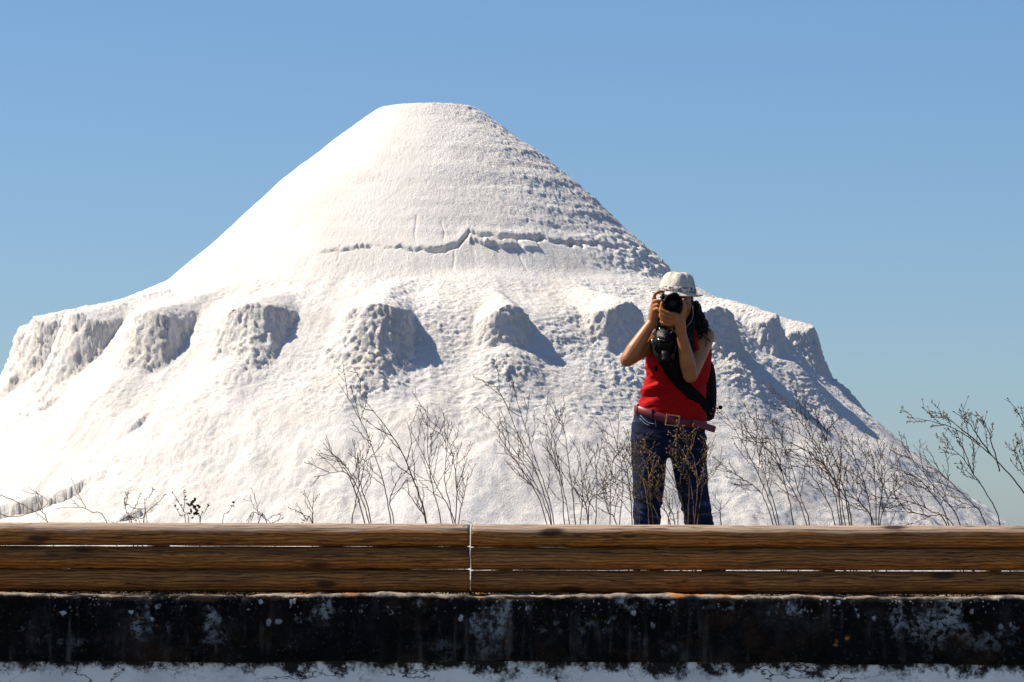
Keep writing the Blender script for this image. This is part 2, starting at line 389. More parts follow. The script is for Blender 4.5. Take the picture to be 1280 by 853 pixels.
# ------------------------------------------------------------------ salt pile
def smax(a, b, k):
    h = np.clip(0.5 + 0.5 * (a - b) / k, 0, 1)
    return b * (1 - h) + a * h + k * h * (1 - h)
def smin(a, b, k): return -smax(-a, -b, k)
PC = Vector((at(535, 715, 100).x, 100.0, CZ))
def build_pile():
    # theta: 0 faces the camera, positive towards picture right
    th_f = np.linspace(R(-118), R(118), 1250)
    th_b = np.linspace(R(118), R(242), 90)[1:-1]
    th = np.concatenate([th_f, th_b])
    rr = np.concatenate([np.linspace(0.02, 1.0, 16)[:-1], np.linspace(1.0, 7.0, 215)[:-1], np.linspace(7.0, 12.0, 255)[:-1], np.linspace(12.0, 18.5, 140)])
    T, Rr = np.meshgrid(th, rr, indexing='ij')
    X = Rr * np.sin(T); Y = -Rr * np.cos(T)
    big = fbm(X * 0.28, Y * 0.28, 0, 3, 3)
    med = fbm(X * 0.9, Y * 0.9, 0, 5, 3)
    # upper cone, slightly flattened top
    rj = Rr * (1 + 0.012 * fbm(np.sin(T) * 2, np.cos(T) * 2, 0, 9, 2))
    tr = np.linspace(0, 20, 2001)
    tz = np.interp(tr, [0, 1.28, 2.75, 3.96, 4.8, 5.5, 6.35, 20], [12.10, 12.06, 11.02, 10.06, 9.26, 8.58, 7.84, -4.4])
    ker = np.exp(-np.linspace(-2.5, 2.5, 41) ** 2); ker /= ker.sum()
    tz = np.concatenate([tz[:20], np.convolve(tz, ker, 'valid'), tz[-20:]])
    cone = np.interp(rj, tr, tz) + 0.06 * big
    # belly of the cone: convex up high on the right, steeper foot below the crack
    crack_z = 7.90 + 0.34 * sstep(R(7.5), R(11.5), T) + 0.10 * fbm(T * 5.0, 0, 0, 21, 3) + 0.045 * vnoise(T * 34, 0, 0, 23) + 0.03 * vnoise(T * 90, 0, 0, 29)
    below = sstep(0.0, 0.9, crack_z - cone)
    cone = cone - 0.10 * below
    # lower flank
    low = 4.78 - 0.80 * (Rr - 10.5) + 0.16 * big + 0.08 * med
    low = low + 0.42 * np.exp(-((Rr - 9.15) / 0.85) ** 2)
    low = smax(low, -0.6 + 0 * low, 0.3)
    base = smax(cone, smin(low, 7.35 - 0.33 * (Rr - 6.9) + 0.1 * big, 0.5), 0.12)
    # ring of tipped loads on the shoulder
    rng = np.random.RandomState(4)
    centres = [-128, -110, -92, -74, -56.5, -40, -24, -6.0, 11.8, 29.5, 46, 62.5, 80, 97, 114, 130]
    bumps = np.full_like(base, -9.0); fan = np.zeros_like(base)
    dn = 0.16 * fbm(X * 1.6, Y * 1.6, 0, 31, 3)
    tune = {-24: (0.32, 0.08, -0.02), -6.0: (0.22, 0.06, -0.14), 11.8: (0.12, -0.06, -0.16), -40: (0.22, 0.06, 0.0)}
    for c in centres:
        tn = tune.get(c, (0, 0, 0))
        c = R(c); jr = rng.uniform(-0.2, 0.2) + 0.45 * float(sstep(-0.5, -1.2, c)); hw = rng.uniform(0.60, 0.80); jz = rng.uniform(-0.12, 0.12) + 0.20 * float(sstep(-0.7, -1.1, c))
        du = (T - c + math.pi) % (2 * math.pi) - math.pi
        u = du * np.minimum(Rr, 11.5)
        nose = 9.98 + jr + tn[0]; hw += tn[1]; jz += tn[2]
        # distance outside the outline of a rounded tongue
        qx = np.abs(u) - hw * 0.35; qy = Rr - (nose - hw * 0.65)
        d = np.hypot(np.maximum(qx, 0), np.maximum(qy, 0)) + np.minimum(np.maximum(qx, qy), 0) - hw * 0.65
        d = d + dn * 0.75 + 0.02 * fbm(X * 4.5, Y * 4.5, 0, 37, 2)
        kf = sstep(0.2, 1.0, qy / (np.abs(qx) + np.abs(qy) + 1e-6))
        dd = np.maximum(d, 0)
        # steep head that eases into a slope of fallen crumbs
        wr = sstep(-0.35, 0.35, u)
        Hs = wr * (1.32 * dd + 0.22 * (1 - np.exp(-dd / 0.18))) + (1 - wr) * (0.95 * dd + 0.10 * (1 - np.exp(-dd / 0.2)))
        Hf = 1.30 * dd + 0.62 * (1 - np.exp(-dd / 0.26))
        ua = (u - 0.22 * hw) / hw
        top = 7.02 + jz - 0.24 * (Rr - 7.5) - np.where(ua < 0, 0.26, 0.50) * np.abs(ua) ** 1.7 + 0.05 * med
        h = top - (Hs * (1 - kf) + Hf * kf)
        h = smin(h, top, 0.05)
        bumps = np.maximum(bumps, h)
        fan = np.maximum(fan, 0.32 * np.exp(-(u / 0.75) ** 2) * np.exp(-((Rr - nose - 0.75) / 0.55) ** 2))
    z = smax(base + fan, bumps, 0.12)
    onb = sstep(0.0, 0.25, bumps - base)                       # on a tongue
    # small scarps low on the left, as in the picture
    dirt = np.zeros_like(z)
    dx, dy, dz = X + PC.x, Y + PC.y, z + PC.z - CZ
    dep = dy * FW.y + dz * FW.z
    PX = 640 + F * dx / dep; PYY = 426.5 - F * (dy * UP.y + dz * UP.z) / dep
    front_ = np.abs(T) < R(85)
    # (place on the flank, length, width, depth, lean) of each scarp
    for (hx, hy, wl, ww, dp, lean, stain) in ((6, 641, .34, .20, .55, 28, .8), (38, 633, .36, .22, .55, 30, .9), (80, 617, .50, .15, .50, 32, 1.0), (172, 641, .34, .12, .40, 30, .8), (176, 530, .30, .16, .12, 62, .1), (60, 505, .25, .10, .15, 40, .15)):
        k = np.argmin(np.where(front_, (PX - hx) ** 2 + (PYY - hy) ** 2, 1e9)); t0 = T.ravel()[k]; r0 = Rr.ravel()[k]
        u = (T - t0) * Rr; vv = (r0 - Rr) * 1.28
        e1 = u * math.cos(R(lean)) + vv * math.sin(R(lean)); e2 = -u * math.sin(R(lean)) + vv * math.cos(R(lean))
        e2 = e2 + 0.05 * vnoise(X * 3, Y * 3, 0, 401)
        cut = np.exp(-np.abs(e1 / wl) ** 3) * (sstep(-2.2 * ww, 0.5 * ww, e2) * sstep(1.05 * ww, 0.75 * ww, e2))
        z = z - dp * cut
        dirt = np.maximum(dirt, stain * np.clip(cut * 1.4, 0, 1))
    # surface normal for displacement
    P = np.stack([X, Y, z], -1)
    dT = np.gradient(P, axis=0); dR = np.gradient(P, axis=1)
    Nn = np.cross(dR, dT); Nn /= np.linalg.norm(Nn, axis=-1, keepdims=True) + 1e-9
    Nn *= np.sign(Nn[..., 2:3] + 1e-9)
    steep = sstep(0.72, 0.45, Nn[..., 2])
    # relief: clods on cliffs and terrace, finer grain elsewhere
    zone_low = sstep(7.4, 6.9, z)
    lump = np.abs(fbm(X * 3.1, Y * 3.1, z * 3.1, 41, 4, 0.55))
    clod = fbm(X * 7.0, Y * 7.0, z * 7.0, 51, 3, 0.6)
    patch = sstep(-0.15, 0.55, fbm(X * 0.55, Y * 0.55, z * 0.55, 61, 3))
    # sliding streaks down the flank
    streak = fbm(T * 14, Rr * 0.55, 0, 71, 4)
    fine = fbm(X * 17, Y * 17, z * 17, 57, 2, 0.6)
    amp_l = (0.005 + 0.011 * patch * zone_low + 0.012 * steep * zone_low) * (0.2 + 0.8 * sstep(8.1, 7.2, z))
    amp_c = (0.002 + (0.003 + 0.007 * patch) * zone_low + 0.006 * steep * zone_low + 0.006 * sstep(8.2, 7.3, z))
    amp_f = (0.004 + (0.004 + 0.010 * patch) * zone_low + 0.007 * steep * zone_low)
    bil = 0.7 * np.abs(vnoise(X * 6.5, Y * 6.5, z * 6.5, 141)) + 0.8 * np.abs(vnoise(X * 12.3, Y * 12.3, z * 12.3, 143)) + 0.3 * np.abs(vnoise(X * 21, Y * 21, z * 21, 147))
    face = np.clip(steep + 0.8 * sstep(0.02, 0.2, fan) * patch, 0, 1) * zone_low
    flat_r = face * sstep(0.3, 0.75, Nn[..., 0])          # flanks turned right broke clean
    disp = 0.066 * face * (1 - 0.75 * flat_r) * (bil - 0.5) + amp_l * (lump - 0.35) + amp_c * clod + amp_f * fine + 0.030 * streak * zone_low
    # upper cone: horizontal combing that grows towards the right flank
    up = sstep(7.9, 8.4, z)
    right = sstep(R(-12), R(60), T)
    comb = fbm(T * 1.3, z * 2.6, 0, 81, 3) + 0.6 * vnoise(T * 2.0, z * 7.5, 0, 87)
    disp += up * (0.008 + 0.018 * right) * comb + up * right * (0.010 * clod + 0.010 * fine + 0.012 * (lump - 0.35))
    for zl, tl, am in ((8.75, .10, .6), (9.18, .16, 1.), (9.55, .20, .8), (9.95, .22, 1.), (10.45, .20, .6), (10.9, .16, .5)):
        dz_ = z - zl + tl * (T - 0.7) + 0.05 * vnoise(T * 5, zl, 0, 301) + 0.015 * vnoise(T * 30, zl, 0, 302)
        disp += up * right * am * (0.011 * np.exp(-(dz_ / 0.055) ** 2) - 0.012 * np.exp(-((dz_ + 0.13) / 0.07) ** 2)) * sstep(-0.5, 0.1, vnoise(T * 3, zl, 0, 303))
    disp += up * 0.014 * fbm(X * 1.6, Y * 1.6, z * 1.6, 91, 4)
    rough_r = sstep(R(34), R(62), T) * sstep(7.2, 7.6, z) * sstep(8.7, 7.9, z)
    disp += rough_r * (0.10 * (lump - 0.35) + 0.03 * clod)
    # the long crack: an open groove with a slab lip above it
    dc = z - crack_z
    on = sstep(R(-34), R(-14), T) * sstep(R(62), R(40), T)
    wob = sstep(-0.25, 0.15, vnoise(T * 16, 3.3, 0, 95)) * 0.8 + 0.2
    strong = 0.35 + 0.65 * sstep(R(-6), R(6), T)
    disp += -on * wob * strong * 0.24 * np.exp(-(dc / (0.030 + 0.022 * strong)) ** 2)
    disp += on * strong * 0.03 * sstep(0.35, 0.05, dc) * sstep(0.0, 0.05, dc)
    # loose slabs under the lip, right of the middle
    for t0, wd, z0, z1, am in ((18.5, 4.2, -0.26, -0.10, 0.10), (13.0, 2.2, -0.22, -0.09, 0.07), (25.5, 2.5, -0.30, -0.12, 0.05)):
        tt = np.abs((T - R(t0)) / R(wd)) + 0.25 * vnoise(T * 40, z * 6, 0, 99)
        disp += am * sstep(1.05, 0.85, tt) * sstep(z0 - 0.03, z0 + 0.02, dc) * sstep(z1 + 0.05, z1 - 0.03, dc)
    # thin vertical cracks
    for t0, z0, z1 in ((-2, 8.1, 8.9), (6.5, 7.3, 8.0), (22, 7.3, 8.0), (-19, 7.5, 8.1), (5.0, 8.05, 8.7)):
        tt = R(t0) + 0.012 * vnoise(z * 3, 0, 0, int(t0 * 7) & 255)
        disp += -0.022 * np.exp(-(((T - tt) * Rr) / 0.02) ** 2) * sstep(z0, z0 + 0.15, z) * sstep(z1, z1 - 0.15, z)
    disp *= sstep(0.02, 0.9, Rr)
    P = P + Nn * disp[..., None]
    P[..., 2] -= 0
    nT, nR = T.shape
    V = P.reshape(-1, 3)
    i = np.arange(nT)[:, None]; j = np.arange(nR - 1)[None, :]
    i2 = (i + 1) % nT
    Fq = np.stack([i * nR + j, i * nR + j + 1, i2 * nR + j + 1, i2 * nR + j], -1).reshape(-1, 4)
    # close the tip
    tip = len(V); V = np.vstack([V, [[0, 0, V[::nR, 2].mean()]]])
    o = np_obj("salt_pile", V, Fq, M_SALT)
    bm = None
    o.location = PC
    at_ = o.data.attributes.new('dirt', 'FLOAT', 'POINT'); at_.data.foreach_set('value', np.append(dirt.ravel(), 0).astype(np.float32))
    tag(o, "huge white salt heap, flat-topped cone above a ring of scalloped mounds", "salt pile")
    # cap fan at the very centre
    cap = bpy.data.meshes.new("crest")
    cv = [tuple(V[tip])] + [tuple(V[k * nR]) for k in range(nT)]
    cap.from_pydata(cv, [], [(0, 1 + k, 1 + (k + 1) % nT) for k in range(nT)]); cap.update()
    co = link_mesh("crest", cap, M_SALT, o)
    return o
build_pile()

# ------------------------------------------------------------------ wall
WTOP = at(640, 744, WY0).z          # top of the coping
wall = thing("boundary_wall", "low whitewashed wall with black-stained concrete coping spotted with pale lichen", "wall", (0, WY0, 0))
def build_wall():
    # coping: a profile swept along x with a worn, uneven edge
    nx = 2600; xs = np.concatenate([np.linspace(-80, -3.2, 60)[:-1], np.linspace(-3.2, 3.2, 1300), np.linspace(3.2, 80, 60)[1:]])
    H = 0.262
    prof = []
    for k in range(9):                     # front arris rounded
        a = math.pi / 2 * k / 8
        prof.append((0.022 - 0.022 * math.cos(a) if False else 0.022 * (1 - math.sin(math.pi / 2 - a)), -0.022 + 0.022 * math.cos(math.pi / 2 - a) * 1.0))
    front = [(0.0, z) for z in np.linspace(-H, -0.03, 14)]
    arr = [(0.024 * (1 - math.cos(a)), -0.024 + 0.024 * math.sin(a)) for a in np.linspace(0, math.pi / 2, 9)]
    top = [(y, 0.0) for y in np.linspace(0.06, WY1 - WY0 - 0.03, 7)]
    back = [(WY1 - WY0, -0.03), (WY1 - WY0, -H)]
    under = [(0.12, -H), (0.012, -H - 0.006)]
    loop = np.array(front + arr + top + back + under)
    m = len(loop)
    XX, K = np.meshgrid(xs, np.arange(m), indexing='ij')
    PY = loop[K, 0]; PZ = loop[K, 1].copy()
    wear = 0.010 * fbm(XX * 1.7, PY * 3, PZ * 3, 7, 4) + 0.005 * fbm(XX * 14, PY * 14, PZ * 14, 8, 3)
    edge = sstep(-0.10, 0.0, PZ)
    chip = sstep(0.25, 0.7, fbm(XX * 2.3, 0, 0, 13, 4)) * edge
    PYd = PY - 0.006 * fbm(XX * 9, PY * 9, PZ * 9, 11, 4) * (PY < 0.05) + chip * 0.02 * (PY < 0.05)
    PZd = PZ + wear * edge - chip * 0.012
    PZd = PZd - np.where(PZ < -H + 0.02, 0.006 * fbm(XX * 3, PY, 0, 19, 3), 0)
    V = np.stack([XX, PYd, PZd], -1).reshape(-1, 3)
    i = np.arange(len(xs) - 1)[:, None]; j = np.arange(m)[None, :]; j2 = (j + 1) % m
    Fq = np.stack([i * m + j, (i + 1) * m + j, (i + 1) * m + j2, i * m + j2], -1).reshape(-1, 4)
    c = np_obj("coping", V, Fq, M_COPE, wall); c.location = (0, 0, WTOP)
    c.rotation_euler = (0, R(0.2), 0)
    # plastered body, 2 cm behind the face of the coping
    zs = np.linspace(-H - 0.002, -WTOP, 30); xs2 = np.concatenate([np.linspace(-80, -3.2, 40)[:-1], np.linspace(-3.2, 3.2, 400), np.linspace(3.2, 80, 40)[1:]])
    XX, ZZ = np.meshgrid(xs2, zs, indexing='ij')
    YY = 0.022 + 0.008 * fbm(XX * 2.5, ZZ * 2.5, 0, 3, 4)
    n1, n2 = XX.shape
    V = np.stack([XX, YY, ZZ + H], -1).reshape(-1, 3)
    Vb = np.stack([XX, 0 * YY + 0.38, ZZ + H], -1).reshape(-1, 3)
    i = np.arange(n1 - 1)[:, None]; j = np.arange(n2 - 1)[None, :]
    Fq = np.stack([i * n2 + j, i * n2 + j + 1, (i + 1) * n2 + j + 1, (i + 1) * n2 + j], -1).reshape(-1, 4)
    b = np_obj("plaster_face", np.vstack([V, Vb]), np.vstack([Fq, Fq[:, ::-1] + len(V)]), M_PLAS, wall); b.location = (0, 0, WTOP - H)
    b.rotation_euler = (0, R(0.2), 0)
build_wall()

# ------------------------------------------------------------------ log fence
FY = 15.60
fence = thing("log_fence", "low fence of three stacked round brown logs along the top of the wall", "fence", (0, FY, GZ))
def log_mesh(length, rad, seed):
    xs = np.linspace(0, length, 300); sides = 44
    A = np.linspace(0, 2 * math.pi, sides, endpoint=False)
    XX, AA = np.meshgrid(xs, A, indexing='ij')
    r = rad * (1 + 0.012 * fbm(XX * 1.1, np.cos(AA) * 0.7, np.sin(AA) * 0.7, seed, 3) + 0.020 * vnoise(XX * 9, np.cos(AA) * 2, np.sin(AA) * 2, seed + 3))
    # drying checks: long shallow grooves that wander round the log
    rs = np.random.RandomState(seed)
    for k in range(9):
        a0 = rs.uniform(0, 6.28); x0 = rs.uniform(-0.5, length - 0.5); L = rs.uniform(0.5, 1.6); sl = rs.uniform(-0.35, 0.35)
        da = (AA - a0 - sl * (XX - x0) - 0.08 * vnoise(XX * 5, 0, 0, seed + k) + math.pi) % (2 * math.pi) - math.pi
        r -= 0.006 * np.exp(-(da / 0.06) ** 2) * sstep(x0, x0 + 0.15, XX) * sstep(x0 + L, x0 + L - 0.15, XX)
    r[0] *= 0.93; r[-1] *= 0.93
    bend = 0.0016 * np.sin(XX / length * math.pi * 1.3 + seed)
    V = np.stack([XX, r * np.cos(AA), r * np.sin(AA) + bend], -1).reshape(-1, 3)
    n, m = XX.shape
    i = np.arange(n - 1)[:, None]; j = np.arange(m)[None, :]; j2 = (j + 1) % m
    Fq = np.stack([i * m + j, i * m + j2, (i + 1) * m + j2, (i + 1) * m + j], -1).reshape(-1, 4)
    me = bpy.data.meshes.new("log")
    f = [tuple(q) for q in Fq] + [tuple(range(m))[::-1], tuple((n - 1) * m + k for k in range(m))]
    me.from_pydata([tuple(p) for p in V], [], f); me.update()
    return me
def build_fence():
    rows = [(654.8, 683.4), (683.6, 712.2), (712.2, 740.8)]
    for side in (0, 1):
        for k, (y0, y1) in enumerate(rows):
            off = (-0.9 if side == 0 else 0.6)
            cz = at(640, (y0 + y1) / 2 + off, FY).z; rad = (14.3 if side == 0 else 14.12) / F * FY
            x0 = at(587.3 if side == 0 else 588.7, 700, FY).x
            me = log_mesh(4.0, rad, 100 + side * 10 + k * 3)
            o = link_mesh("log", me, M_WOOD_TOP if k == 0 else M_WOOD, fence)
            o.location = (x0 - 4.0 if side == 0 else x0, 0, cz - GZ + (0.004 + (0.0013 if k == 1 else 0) if side == 0 else 0.0))
            o.rotation_euler = (0, R(0.10), 0)
    for px in (-20, 198, 412, 627, 815, 1030, 1238):
        p = at(px, 740, FY + 0.1)
        me = bpy.data.meshes.new("post")
        mb = MB(); h = at(640, 664, FY + 0.1).z - (WTOP - 0.02)
        rp = 0.046
        mb.tube([Vector((0, 0, t * h)) for t in (0, .2, .4, .6, .8, 1)], [rp, rp * 1.02, rp, rp * .99, rp, rp * .97], 20)
        o = mb.build("post", M_POST, fence); o.location = (p.x, 0.1, WTOP - 0.02 - GZ)
    # bit of twisted wire round the joint
    mb = MB(); pts = []
    xj = at(588.3, 700, FY).x
    r0 = 0.0475
    top = at(588, 655, FY).z - GZ
    loop = [at(577, 656, FY - .03), at(578, 651.0, FY - .02), at(584, 652, FY - .045), at(590, 655, FY - .055), at(589.5, 662, FY - .057), at(588.8, 672, FY - .060), at(588.6, 683, FY - .05), at(588, 697, FY - .056), at(587.6, 710, FY - .05)]
    pl = catmull([p - Vector((0, FY, GZ)) for p in loop], 8)
    mb.tube(pl, 0.0014, 6)
    mw = mat("rusty_wire", (0.22, 0.17, 0.13), 0.6, 0.4)
    mb.build("wire_tie", mw, fence)
build_fence()

# ================================================================== PLANTS
rnd = random.Random(12)
VIEW = Vector((0, -1, 0))
def grow(mb, buds, pts, r0, r1, level, rng, twig, spread, budsize, left):
    """a stem through pts (world), with side twigs and buds"""
    P = catmull(pts, 6)
    jit = [Vector((rng.uniform(-1, 1), rng.uniform(-1, 1), rng.uniform(-1, 1))) * 0.0025 for _ in P]
    P = [p + j for p, j in zip(P, jit)]
    n = len(P)
    mb.tube(P, [r0 + (r1 - r0) * (i / (n - 1)) for i in range(n)], 5 if level == 0 else 4, True)
    L = sum((P[i + 1] - P[i]).length for i in range(n - 1))
    cnt = max(1, int(L * twig * 0.60 + 0.5))
    for k in range(cnt):
        t = (0.42 if level == 0 else 0.30) + (0.57 if level == 0 else 0.68) * (k + rng.random()) / cnt
        i = min(n - 2, int(t * (n - 1)))
        d = (P[i + 1] - P[i]).normalized()
        sgn = 1 if rng.random() < 0.5 else -1
        side = d.cross(Vector((0, 1, 0))).normalized() * sgn
        ang = R(rng.uniform(18, 48)) * spread
        yv = rng.uniform(-0.5, 0.5)
        nd = (d * math.cos(ang) + side * math.sin(ang) + Vector((0, yv * 0.5, 0.10))).normalized()
        ln = (L * (0.36 - 0.26 * t) if level == 0 else L * 0.34) * rng.uniform(0.5, 1.25)
        ln = min(max(ln, 0.02), 0.15)
        if level < 1 and ln > 0.03:
            q0 = P[i]; q1 = q0 + nd * ln * 0.5 + Vector((rng.uniform(-.1, .1), 0, rng.uniform(-.05, .1))) * ln
            nd2 = (nd + d * 0.35 + Vector((rng.uniform(-.2, .2), rng.uniform(-.2, .2), 0.15))).normalized()
            q2 = q1 + nd2 * ln * 0.5
            grow(mb, buds, [q0, q1, q2], max(r0 * 0.42, 0.0013), 0.0010, level + 1, rng, twig * (1.7 if level == 0 else 1.3), spread, budsize, left)
        else:
            mb.tube([P[i], P[i] + nd * ln], [0.0013, 0.0010], 3, False)
            if rng.random() < 0.8: buds.blob(P[i] + nd * ln, nd, budsize * rng.uniform(.7, 1.5), budsize * .24 * rng.uniform(.8, 1.4))
    if level > 0 and budsize > 0.006:           # small alternate buds along the twig
        for k in range(1, n):
            if rng.random() < 0.7:
                d = (P[k] - P[k - 1]).normalized(); sd = (d.cross(Vector((0, 1, 0))) * (1 if k % 2 else -1) + d * 1.3 + Vector((0, rng.uniform(-.4, .4), 0))).normalized()
                buds.blob(P[k] + sd * budsize * .5, sd, budsize * rng.uniform(.6, 1.1), budsize * .17)
    if level > 0 or rng.random() < 0.8:
        d = (P[-1] - P[-2]).normalized()
        buds.blob(P[-1], d, budsize * 1.3, budsize * .27)
def weed(label, Y, stems, seed, twig=14, spread=1.0, bud=0.008, budmat=None, r0=0.0034, stemmat=None, group="dry weeds behind the log fence"):
    rng = random.Random(seed)
    base = at(stems[0][0][0], 700, Y); base.z = GZ
    root = thing("dry_weed", label, "weed", base, group)
    mb = MB(); buds = MB()
    for st in stems:
        pts = []
        # carry the stem down to the ground from where the fence hides it
        (x0, y0), (x1, y1) = st[0][:2], st[1][:2]
        a = at(x0, y0, Y); b = at(x1, y1, Y)
        if y0 > 640:
            s = (a - b).normalized(); dz = a.z - GZ
            foot = Vector((a.x + s.x * dz * 0.5, Y, GZ - 0.02)); pts.append(foot - base)
        for p in st:
            yy = Y + rng.uniform(-0.08, 0.08)
            pts.append(at(p[0], p[1], yy) - base)
        grow(mb, buds, pts, r0 * rng.uniform(.85, 1.1), 0.0011, 0, rng, twig, spread, bud, 0)
    o = mb.build("stems", stemmat or M_STEM, root); o["kind"] = "stuff"
    if buds.v: o = buds.build("seed_heads", budmat or M_BUD, root); o["kind"] = "stuff"
    return root

weed("dry weed with short leaning stems, leftmost of the clump left of the fence joint", 17.2,
     [[(462, 655), (447, 612), (430, 580), (409, 563)], [(456, 655), (440, 605), (428, 590), (392, 597)], [(464, 655), (452, 610), (446, 585), (448, 566)], [(440, 655), (444, 630), (458, 570), (462, 558)]], 1, 13)
weed("tall thin forked dry weed leaning left, between the short-stemmed one and the darker one", 17.3,
     [[(489, 655), (478, 600), (455, 535), (425, 481)], [(492, 655), (487, 625), (498, 600), (503, 588)]], 2, 11, 0.9)
weed("tall dark dry weed leaning far left, just right of the thinner forked one", 17.1,
     [[(533, 655), (515, 595), (490, 545), (442, 482)], [(533, 655), (524, 636), (504, 610)]], 3, 10, 0.9, r0=0.0052)
weed("bushy dry weed with curled twig tips, just left of the fence joint", 17.4,
     [[(569, 655), (548, 612), (530, 570), (508, 528)], [(552, 655), (541, 610), (535, 560), (534, 508)], [(566, 655), (556, 600), (558, 560), (548, 530)], [(573, 655), (580, 620), (586, 592)], [(569, 655), (571, 610), (566, 570), (556, 540)]], 4, 13)
weed("single short dry twig standing alone left of the tall clump", 17.0, [[(391, 655), (391, 640), (392, 616)], [(391, 655), (384, 650), (380, 645)]], 5, 9, r0=0.003)
weed("low curled dry twig hanging over the top log, far left of the joint", 16.6, [[(333, 652), (326, 645), (316, 640), (308, 652)], [(322, 655), (330, 648), (340, 655)]], 6, 7, r0=0.0028)
weed("tall dry weed of thin left-leaning stems just right of the fence joint", 17.3,
     [[(690, 655), (672, 595), (648, 545), (625, 490), (609, 478)], [(688, 655), (668, 602), (648, 570), (606, 514)], [(684, 655), (664, 605), (640, 570), (620, 540)], [(693, 655), (682, 610), (660, 545), (640, 478)]], 7, 12, 0.85)
weed("upright dry weed between the left-leaning one and the flowering bush beside the woman", 17.5,
     [[(705, 655), (701, 600), (692, 550), (678, 518)], [(719, 655), (714, 600), (708, 555), (701, 512)], [(712, 655), (706, 620), (690, 560), (682, 540)], [(726, 655), (728, 610), (724, 560)]], 8, 13, 0.8)
weed("dense dry bush with dark flower heads close to the left leg of the woman", 17.3,
     [[(735, 655), (738, 625), (748, 618), (760, 616)], [(745, 655), (746, 600), (742, 560)], [(762, 655), (764, 600), (768, 560)], [(775, 655), (778, 590), (762, 525)], [(790, 655), (786, 600), (776, 560)], [(735, 655), (730, 625), (722, 600)], [(770, 655), (760, 640), (752, 600)], [(800, 655), (792, 600), (785, 540)]], 9, 17, 1.1, 0.010)
weed("tan seeded weed standing in front of the woman's jeans", 17.6,
     [[(868, 655), (866, 620), (858, 585), (838, 552)], [(868, 655), (872, 610), (866, 570), (850, 545)], [(872, 655), (878, 610), (880, 580), (876, 565)], [(860, 655), (862, 600), (860, 560), (861, 545)], [(858, 655), (846, 610), (826, 575), (802, 558)]], 10, 14, 1.0, 0.012, M_TANB, stemmat=M_BUD)
weed("low greenish tan weed before the left trouser leg of the woman", 17.4,
     [[(812, 655), (808, 620), (802, 590), (790, 550)], [(816, 655), (812, 610), (810, 580)], [(825, 655), (812, 625), (806, 600)], [(838, 655), (824, 630), (815, 600)]], 11, 12, 1.0, 0.010, M_TANB, stemmat=M_BUD)
weed("thin dry grass stalks in the gap between the legs of the woman", 17.8, [[(843, 655), (837, 635), (828, 615)], [(848, 655), (847, 640), (843, 620)], [(835, 655), (838, 640), (836, 628)], [(901, 655), (900, 640), (902, 625)]], 12, 12, 0.8, 0.005)
weed("dry weed with two dark stems leaning left, first to the right of the woman", 17.2,
     [[(970, 655), (955, 610), (932, 560), (908, 520)], [(966, 655), (950, 615), (930, 600), (912, 588)], [(974, 655), (958, 600), (946, 560), (948, 528)], [(992, 655), (980, 600), (968, 560), (940, 545)]], 13, 16, 0.9, 0.010)
weed("long-stemmed dry weed leaning left, second to the right of the woman", 17.4,
     [[(1008, 655), (990, 610), (970, 575), (935, 535)], [(1012, 655), (1000, 620), (985, 570), (965, 540)], [(1044, 655), (1030, 620), (1010, 590), (985, 580)]], 14, 15, 0.9, 0.010)
weed("tallest dense dry weed right of the woman, twigs fanning up to the left", 17.2,
     [[(1050, 655), (1038, 600), (1020, 555), (995, 520), (980, 495)], [(1052, 655), (1044, 600), (1024, 560), (970, 525)], [(1056, 655), (1046, 610), (1018, 570), (965, 545)], [(1062, 655), (1052, 600), (1034, 550), (1035, 532)], [(1064, 655), (1056, 620), (1020, 590), (985, 560)]], 15, 17, 0.9, 0.010)
weed("bushy dry weed with upright tan tips, right of the tallest one", 17.3,
     [[(1090, 655), (1082, 610), (1068, 570), (1056, 545)], [(1096, 655), (1094, 610), (1092, 575), (1084, 566)], [(1098, 655), (1104, 610), (1106, 580), (1098, 568)], [(1100, 655), (1112, 620), (1126, 600)], [(1092, 655), (1076, 630), (1058, 600)]], 16, 18, 1.0, 0.010)
weed("low sprawling dry weed arching along the fence below the heap's right slope", 17.5,
     [[(1182, 655), (1165, 640), (1140, 628), (1105, 622), (1070, 630)], [(1186, 655), (1170, 625), (1150, 600), (1122, 585)], [(1200, 655), (1180, 625), (1150, 585), (1130, 564)], [(1190, 655), (1160, 645), (1130, 640), (1100, 640)], [(1232, 655), (1215, 630), (1185, 600), (1150, 570)]], 17, 17, 1.0, 0.010)
weed("large grey dry weed arching left against the blue sky at the right edge", 17.0,
     [[(1250, 655), (1232, 615), (1215, 590), (1196, 565), (1180, 560)], [(1296, 640), (1272, 605), (1240, 570), (1205, 543), (1170, 528), (1135, 522)], [(1240, 570), (1222, 545), (1212, 530), (1192, 514)], [(1250, 590), (1240, 555), (1232, 530), (1220, 515)], [(1215, 590), (1208, 570), (1200, 550), (1194, 535)], [(1225, 556), (1200, 535), (1180, 520), (1165, 515)]], 18, 17, 0.85, 0.014)
weed("dry weed cut by the right edge with its tip high in the sky", 16.9,
     [[(1300, 600), (1290, 560), (1278, 525), (1260, 498)], [(1300, 630), (1285, 600), (1272, 570), (1266, 550)], [(1300, 640), (1282, 580), (1276, 540)]], 19, 17, 0.85, 0.014)
weed("thin arching dry twigs trailing over the fence at the left edge", 16.8,
     [[(-8, 640), (20, 646), (60, 630), (36, 610)], [(60, 655), (52, 640), (44, 618)], [(135, 655), (115, 640), (95, 634), (72, 636)], [(0, 618), (30, 632), (60, 652)]], 20, 3.5, 0.9, 0.004, r0=0.0022)
